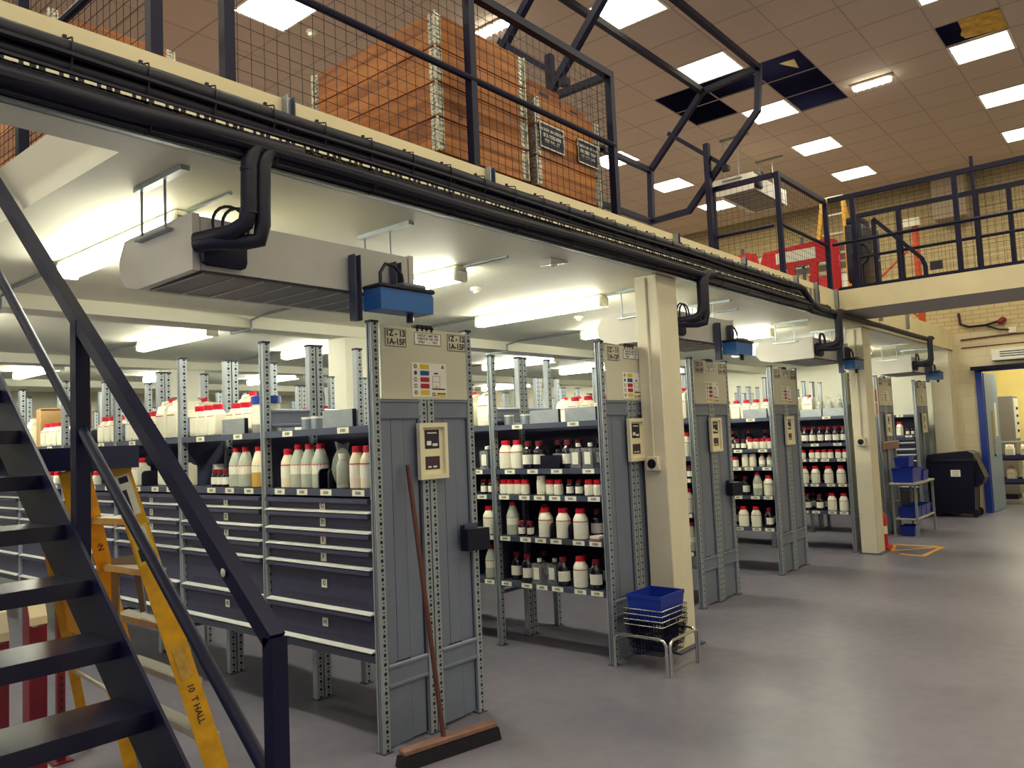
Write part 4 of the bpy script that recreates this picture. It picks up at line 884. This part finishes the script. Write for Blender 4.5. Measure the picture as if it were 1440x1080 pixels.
onrail(FR, .1, 1.55, -.7, .7, .2, '', m_label, 'sticker'); onrail(FR, .1, 1.54, -.5, .3, .03, '', m_print, 'sticker_print', .021); onrail(FR, .1, 1.48, -.1, .45, .11, '', m_print, 'sticker_print', .021)
onrail(FR, .1, 1.31, -.85, .85, .19, '', mat('yellow sticker', (238, 200, 60), .5), 'sticker'); onrail(FR, .1, 1.3, -.6, .5, .07, '', m_label, 'sticker_print', .021); onrail(FR, .1, 1.2, -.5, .6, .06, '', m_print, 'sticker_print', .021)
onrail(FR, .1, .72, -.55, .55, .16, '', mat('worn yellow plate', (204, 160, 70), .5, var=.2, scale=30), 'name_plate')
def railtext(seg, z, body, size, off):
    me = text_mesh(body, size, m_print, '-y', bold=.0006); o = ob('lettering', me, fr_ if seg is FR else fl_)
    xa = ax if True else v; za = v
    M_ = Matrix((xa, -u, -za)).transposed().to_4x4(); M_.translation = at(seg, z) + u * off
    o.matrix_local = M_
railtext(FR, .44, '10  T HALL', .042, .0195); railtext(FL, .55, 'J HALL', .04, .0165); railtext(FL, 1.2, 'JON', .04, .0165)

# ------------------------------------------------------------------ maroon uprights under the stairs
for q, (x, y, lab) in enumerate(((1.56, 4.78, 'maroon upright with cream curved top under the stairs, nearest the ladder'), (1.3, 4.52, 'middle maroon upright with cream curved top under the stairs'), (1.27, 4.9, 'maroon upright with cream curved top under the stairs, farthest from ladder'))):
    t = thing('upright_protector', lab, 'frame', (x, y, 0), 'maroon uprights stored under the stairs', (0, 0, -math.pi / 2))
    part(t, 'plate', MB().prism([(0, 0), (.1, 0), (.1, .8), (.06, .9), (-.03, .96), (-.06, .96), (0, .86)], 0, .012, 'y'), m_maroon)
    part(t, 'plate', MB().prism([(0, 0), (.1, 0), (.1, .8), (.06, .9), (-.03, .96), (-.06, .96), (0, .86)], .073, .085, 'y'), m_maroon)
    part(t, 'top', MB().add([(.104, 0, .77), (.104, .085, .77), (.1, .085, .81), (.1, 0, .81), (.062, 0, .905), (.062, .085, .905), (-.03, .085, .968), (-.03, 0, .968), (-.065, 0, .968), (-.065, .085, .968)], [(0, 1, 2, 3), (3, 2, 5, 4), (4, 5, 6, 7), (7, 6, 9, 8)]), mat('cream edge', (226, 214, 178), .5))
    part(t, 'web', MB().box(.09, .1,   .012, .073, 0, .76), m_maroon); part(t, 'foot', MB().box(-.04, .16, -.02, .105, 0, .012), m_board)
t = thing('perforated_upright', 'thin perforated maroon upright standing under the stairs', 'upright', (1.72, 4.75, 0))
part(t, 'strip', MB().box(0, .04, 0, .03, 0.008, .9), m_maroon); part(t, 'foot', MB().box(-.03, .07, -.03, .06, 0, .008), m_maroon)
for q in range(20): part(t, 'hole', MB().box(.014, .026, -.001, .0, .08 + q * .04, .1 + q * .04), m_print)

# ------------------------------------------------------------------ far end: bin, table, extinguisher, door
t = thing('wheeled_bin', 'large black wheeled bin against the far wall', 'bin', (14.87, 2.6, 0))
t.scale = (.73, .8, 1)
part(t, 'body', MB().add([(.06, .06, .06), (.66, .06, .06), (.66, .8, .06), (.06, .8, .06), (0, 0, .93), (.72, 0, .93), (.72, .86, .93), (0, .86, .93)], [(3, 2, 1, 0), (4, 5, 6, 7), (0, 1, 5, 4), (1, 2, 6, 5), (2, 3, 7, 6), (3, 0, 4, 7)]), m_capk)
part(t, 'rim', MB().cbox(-.03, .75, -.03, .89, .92, .97, .012, 1), m_capk)
part(t, 'lid', MB().prism([(-.03, .97), (.89, .97), (.85, 1.05), (.1, 1.1), (0, 1.06)], -.02, .74, 'x'), m_capk)
part(t, 'side_flap', MB().prism([(-.03, .97), (-.16, .66), (-.1, .55), (-.0, .5), (.02, .9)], .1, .62, 'x'), m_capk)
for y in (.05, .75): part(t, 'wheel', MB().tube([(.1, y, .07), (.16, y, .07)], .07, 12), m_black)
part(t, 'wheel', MB().tube([(.56, .05, .07), (.62, .05, .07)], .07, 12), m_black)
n_ = part(t, 'notice', MB().box(-.004, 0.0, .26, .44, .68, .79), m_label, loc=(-.006, 0, 0)); 
for q in range(3): part(n_, 'print', MB().box(-.0055, -.004, .29, .41, .70 + q * .028, .706 + q * .028), m_print)
t = thing('steel_table', 'small steel two-tier table before the sixth rack', 'table', (12.12, 2.95, 0))
m_ttop = mat('table top', (176, 166, 150), .4, .3)
part(t, 'top', MB().cbox(0, 1.1, -.1, .26, .735, .765, .006, 1), m_ttop); part(t, 'shelf', MB().cbox(.05, 1.08, -.08, .24, .24, .26, .005, 1), m_ttop)
for x in (.05, 1.06):
    for y in (-.07, .23): part(t, 'leg', MB().bar([(x, y, 0), (x, y, .735)], .03), m_galv)
def bluebox(x, y, z, w, d, h, lab, cut=True):
    t = thing('picking_bin', lab, 'bin', (x, y, z), 'blue plastic picking bins')
    part(t, 'floor', MB().box(.01, w - .01, .01, d - .01, 0, .006), m_blue); part(t, 'wall', wallring(w, d, .0, h, .006, .012), m_blue); part(t, 'lip', wallring(w + .01, d + .01, h, h + .015, .01, 0), m_blue, loc=(-.005, -.005, 0))
bluebox(12.2, 2.9, .7655, .5, .28, .19, 'large blue bin on the table top'); bluebox(12.72, 2.88, .7655, .3, .24, .13, 'smaller blue bin on the table top, beside the large one')
bluebox(12.25, 2.95, .99, .28, .2, .12, 'blue bin stacked on the large one on table')
for q, x in enumerate((12.25, 12.55, 12.85)): bluebox(x, 2.9, .2605, .27, .24, .14, 'blue bin on the table lower shelf, %s from the pillar' % ordw(q))
bluebox(12.3, 2.95, .0, .26, .2, .13, 'blue bin on the floor under the small table')
t = thing('notice_plank', 'narrow pale board fixed across end of sixth rack', 'board', (12.3, 3.28, 1.24)); part(t, 'board', MB().box(0, .8, 0, .018, 0, .11), m_broomh); part(t, 'edge', MB().box(0, .8, -.006, 0, .1, .11), m_board)
t = thing('fire_extinguisher', 'red fire extinguisher standing beside second pillar', 'extinguisher', (10.98, 3.04, 0))
part(t, 'cylinder', MB().lathe([(.07, .04), (.075, .05), (.075, .4), (.06, .45), (.025, .48), (.025, .5)], 16), m_hred); part(t, 'label', MB().arc(.0758, .2, .3, math.radians(150), math.radians(300)), m_label)
part(t, 'valve', MB().cbox(-.04, .03, -.015, .015, .5, .55, .005, 1), m_black); part(t, 'hose', MB().tube([(-.03, 0, .52), (-.09, -.02, .48), (-.095, -.02, .3), (-.085, -.02, .18)], .01, 8), m_black); part(t, 'base', MB().cbox(-.11, .11, -.11, .11, 0, .05, .02, 2), m_hred)
t = thing('floor_marking', 'yellow painted keep-clear box on floor by second pillar', 'marking')
FMK = [(10.84, 2.9), (11.42, 3.0), (11.45, 2.43), (10.55, 2.47)]
def stripe(a, b_, w=.05):
    a, b_ = Vector((*a, 0)), Vector((*b_, 0)); d = (b_ - a).normalized(); n = Vector((-d.y, d.x, 0)) * w / 2
    return MB().add([tuple(p + Vector((0, 0, z))) for z in (.0006, .002) for p in (a - n, b_ - n, b_ + n, a + n)], [(3, 2, 1, 0), (4, 5, 6, 7), (0, 1, 5, 4), (1, 2, 6, 5), (2, 3, 7, 6), (3, 0, 4, 7)])
for a, b_ in ((0, 1), (1, 2), (2, 3), (0, 2)): part(t, 'line', stripe(FMK[a], FMK[b_], .055), m_yfloor)
part(t, 'line', stripe((10.65, 2.75), (10.55, 2.47), .055), m_yfloor)
t = thing('red_notice', 'small red safety notice on the side of second pillar', 'sign', (10.82, 2.99, 1.72)); part(t, 'plate', MB().box(0, .1, -.036, -.031, 0, .36), m_label); part(t, 'panel', MB().box(.01, .09, -.039, -.036, .19, .35), m_orange); part(t, 'panel', MB().box(.01, .09, -.039, -.036, .02, .17), mat('pale red print', (214, 130, 110), .5))
# door
d1 = tag(thing('door_1', 'blue door leaf standing open at the far doorway', 'door', (15.74, 2.62, 0)), kind='structure')
lf = MB().box(-.62, -.01, 0, .045, .01, 2.42)
dl = part(d1, 'leaf', MB().box(0, .85, -.045, 0, .01, 2.42), m_doorl, loc=(.075, -.065, 0), rot=(0, 0, math.radians(-4)))
part(dl, 'edge', MB().box(-.006, 0, -.046, .001, .01, 2.42), m_doorb); part(dl, 'vision_panel', MB().box(.3, .44, -.0, .0015, .95, 1.75).box(.3, .44, -.0465, -.045, .95, 1.75), m_glass); part(dl, 'notice', MB().box(.55, .68, -.001, .002, 1.3, 1.9).box(.55, .68, -.0475, -.045, 1.3, 1.9), m_label); part(dl, 'handle', MB().tube([(.78, .03, .95), (.78, .03, 1.25)], .012, 8), m_galv)
part(d1, 'frame', MB().box(-.03, .06, -.1, .0, 0, 2.5).box(-.03, .06, -1.92, -.06, 2.44, 2.5), m_doorb)
part(d1, 'track', MB().box(-.12, -.03, -1.9, .05, 2.47, 2.53), m_navy)
t = thing('door_heater', 'white warm-air heater above the far doorway', 'heater', (15.74, .9, 2.6))
part(t, 'case', MB().cbox(-.2, 0, 0, 1.43, 0, .2, .015, 1), m_white)
for q in range(3):
    for y0 in (.1, .75): part(t, 'vent', MB().box(-.204, -.2, y0, y0 + .55, .06 + q * .038, .075 + q * .038), m_print)
part(t, 'underside', MB().box(-.19, -.01, .02, 1.41, -.008, 0), m_navy)
t = thing('wall_conduit', 'cables and conduits running across the wall above the doorway', 'conduit')
part(t, 'conduit', MB().tube([(15.735, 2.8, 3.02), (15.735, 2.2, 3.04), (15.735, -1, 3.06)], .014, 6), m_brown); part(t, 'conduit', MB().tube([(15.735, 2.8, 2.88), (15.735, -1, 2.9)], .01, 6), m_brown)
part(t, 'cable', MB().tube([(15.73, 2.8, 3.5), (15.72, 2.78, 3.3), (15.7, 2.65, 3.24), (15.7, 2.4, 3.24), (15.7, 2.2, 3.28)], .02, 8), m_black); part(t, 'cable', MB().tube([(15.7, 2.4, 3.24), (15.7, 2.2, 3.14), (15.7, 2.05, 3.12)], .015, 8), m_black)
part(t, 'plug', MB().lathe([(.02, -.08), (.05, -.05), (.055, 0), (.05, .04), (.02, .06)], 12), m_maroon, loc=(15.69, 2.14, 3.29), rot=(.9, .3, 0)); part(t, 'junction_box', MB().cbox(15.69, 15.745, 1.95, 2.07, 3.06, 3.16, .008, 1), m_white)
# room beyond
struct('wall_beyond', MB().box(20.5, 20.7, -2, 6, 0, 3.2).box(16.0, 20.5, 3.4, 3.6, 0, 3.2).box(16.0, 20.5, -2.2, -2, 0, 3.2), mat('warm wall paint', (236, 216, 140), .7, var=.05, scale=2))
struct('ceiling_beyond', MB().box(16.0, 20.7, -2, 3.6, 3.0, 3.1), m_soffit)
for q, (x, lab) in enumerate(((17.2, 'ceiling batten in the room beyond the door, nearer'), (19.0, 'ceiling batten in the room beyond the door, farther'))):
    t = thing('batten_light', lab, 'light', (x, 1.0, 2.998)); part(t, 'spine', MB().cbox(-.055, .055, 0, 1.5, -.045, 0, .008, 1), m_white); part(t, 'diffuser', MB().prism([(-.06, -.045), (.06, -.045), (.03, -.105), (-.03, -.105)], .03, 1.47, 'y'), m_tube)
t = thing('grey_cabinet', 'grey control cabinet standing in the room beyond the door', 'cabinet', (18.4, 2.45, 0))
part(t, 'body', MB().cbox(0, .6, 0, .75, .1, 2.05, .01, 1), m_grey); part(t, 'plinth', MB().box(.05, .55, .05, .7, 0, .1), m_print); part(t, 'side', MB().box(.05, .55, -.01, 0, 1.2, 2.0), m_white)
for q in range(4): part(t, 'knob', MB().lathe([(.03, 0), (.025, .03)], 10), m_print, loc=(.25, -.012, 1.35 + q * .15), rot=(math.pi / 2, 0, 0))
t = thing('service_cart', 'two-shelf blue and steel service cart beyond the doorway', 'cart', (17.3, 2.0, 0))
for z in (.38, .82): part(t, 'tray', MB().box(0, .5, 0, .75, z, z + .02).box(0, .5, 0, .02, z, z + .1).box(0, .5, .73, .75, z, z + .1).box(0, .02, .02, .73, z, z + .1).box(.48, .5, .02, .73, z, z + .1), mat('navy tray', (40, 48, 100), .5))
for x in (.03, .47):
    part(t, 'tube', MB().tube([(x, .04, .1), (x, .04, 1.1), (x, .1, 1.16), (x, .65, 1.16), (x, .71, 1.1), (x, .71, .1)], .014, 8), m_galv)
    for y in (.04, .71): part(t, 'castor', MB().tube([(x - .02, y, .05), (x + .02, y, .05)], .05, 12), m_black)
for q, (y, z, k) in enumerate(((.2, .402, 'jc'), (.45, .402, 'jc'), (.2, .842, 'jc'), (.45, .842, 'jc'))):
    put(k, 17.55, 2.0 + y, z, 'white red-capped jerrycan on service cart beyond doorway, %s tray, %s' % (('lower', 'upper')[q // 2], ('near side', 'far side')[q % 2]), 'jerrycans on the service cart')

# ------------------------------------------------------------------ upper floor goods
def barrier(y, lab, x=9.86):
    t = thing('plastic_barrier', lab, 'barrier', (x, y, 3.15), 'red plastic barriers'); L = 1.0
    part(t, 'top_board', MB().prism([(.06, .5), (L - .06, .5), (L, .58), (L - .06, .74), (.12, .78), (.02, .74), (0, .58)], 0, .05, 'x'), m_hred)
    part(t, 'foot_board', MB().prism([(.0, .08), (.06, .0), (L - .06, .0), (L, .08), (L - .05, .16), (.05, .16)], 0, .05, 'x'), m_hred)
    for y_ in (0.0, .27, .55, .9): part(t, 'upright', MB().cbox(.002, .048, y_, y_ + .1, .1, .56, .01, 1), m_hred)
    part(t, 'reflector', MB().box(-.004, 0, .28, .78, .56, .7), m_label); part(t, 'foot', MB().box(-.2, .25, .1, .2, 0, .04), m_capk)
barrier(2.98, 'red plastic barrier on the upper floor, nearest the bridge'); barrier(4.0, 'red plastic barrier on the upper floor, farther from the bridge')
t = thing('tall_step_ladder', 'tall yellow step ladder standing open behind the red barrier', 'ladder', (11.2, 3.22, 3.15))
for s, yy in ((-1, 0), (1, 0)):
    part(t, 'front_rail', MB().bar([(.0, .2 + s * .14, 1.62), (-.35, .2 + s * .26, 0)], .05), m_yel); part(t, 'rear_rail', MB().bar([(.04, .2 + s * .13, 1.6), (.4, .2 + s * .24, 0)], .04), m_yel)
part(t, 'cap', MB().cbox(-.03, .08, .05, .35, 1.61, 1.65, .01, 1), m_white)
for q in range(5): z = .25 + q * .28; part(t, 'step', MB().box(-.35 + z * .215, -.27 + z * .215, .2 - .26 + z * .075, .2 + .26 - z * .075, z, z + .025), m_alu)
t = thing('rack_upright', 'orange pallet-rack upright on the upper floor by far wall', 'upright', (14.2, 3.02, 3.15))
part(t, 'post', MB().box(0, .1, 0, .09, 0, 1.75), m_orange); part(t, 'post', MB().box(0, .1, .8, .89, 0, 1.75), m_orange); part(t, 'brace', MB().bar([(.05, .09, .2), (.05, .8, .8)], .03), m_orange); part(t, 'brace', MB().bar([(.05, .8, .8), (.05, .09, 1.4)], .03), m_orange); part(t, 'cap_sign', MB().box(-.06, .02, -.04, .2, 1.7, 1.83), m_label)
t = thing('upper_shelving', 'grey steel shelving loaded with boxes at back of upper floor', 'shelving', (12.6, 3.35, 3.15))
for x in (0, .5):
    for y in (0, 1.0, 2.0, 3.0): part(t, 'post', MB().box(x, x + .04, y, y + .04, 0, 1.5), m_steel_d)
for z in (.1, .55, 1.0): part(t, 'shelf', MB().box(0, .54, 0, 3.04, z, z + .03), m_galv)
random.seed(5)
for q in range(16):
    z = (.131, .581, 1.031)[q % 3]; y = 3.4 + (q // 3) * .5 + .05; h = random.uniform(.14, .3); w = random.uniform(.25, .42)
    t2 = thing('storage_box', 'box on %s upper-floor shelf, %s from the railing' % (('bottom', 'middle', 'top')[q % 3], ordw(q // 3)), 'box', (12.65, y, 3.15 + z), 'boxes on the upper shelving')
    mm = (m_tan, m_label, m_brown, m_grey, m_hred, m_label)[q % 6]; part(t2, 'carton', MB().cbox(0, .4, 0, w, 0, h, .006, 1), mm); part(t2, 'tape', MB().box(-.0015, .4, w / 2 - .02, w / 2 + .02, h, h + .001), m_tan if mm is not m_tan else m_label)
t = thing('black_cabinet', 'dark wrapped equipment stack behind the bridge railing corner', 'equipment', (10.9, 2.99, 3.15))
part(t, 'body', MB().cbox(0, .5, 0.0, .22, 0, 1.15, .03, 2), m_capk); part(t, 'coil', MB().tube([(-.03, .02 + .1 * math.cos(a * .5), .72 + .14 * math.sin(a * .5)) for a in range(13)], .025, 8), m_black); part(t, 'top', MB().cbox(.03, .47, .02, .2, 1.15, 1.25, .02, 2), m_navy)
acunit(10.75, 4.35, 5.05, 'pale suspended air conditioner hung from the high tiled ceiling', zc=ZC - .006)
for y, z0, w, lab, c in ((2.99, 4.35, .2, 'small dark notice on brick wall behind bridge', m_print), (2.6, 4.05, .1, 'small framed notice on the upper brick wall', m_label)):
    t = thing('wall_notice', lab, 'sign', (15.745, y, z0)); part(t, 'plate', MB().box(-.01, 0, 0, w, 0, .15), c); part(t, 'frame', MB().box(-.014, -.01, 0, w, 0, .012).box(-.014, -.01, 0, w, .138, .15), m_print)
t = thing('wall_beam', 'boxed cream downstand on the far wall by ceiling', 'duct', (15.1, 2.45, 5.1)); part(t, 'box', MB().box(0, .64, 0, .5, 0, .755), mat('taupe boxing', (168, 152, 128), .7)); part(t, 'edge', MB().box(-.01, 0, -.01, .51, .73, .755), m_navy)
t = thing('upper_post', 'slim dark post on far side of the bridge', 'post', (10.44, 1.6, 3.2)); part(t, 'shaft', MB().bar([(0, 0, 0.01), (0, 0, 1.5)], .035), m_navy); part(t, 'foot', MB().box(-.06, .06, -.06, .06, 0, .012), m_navy)
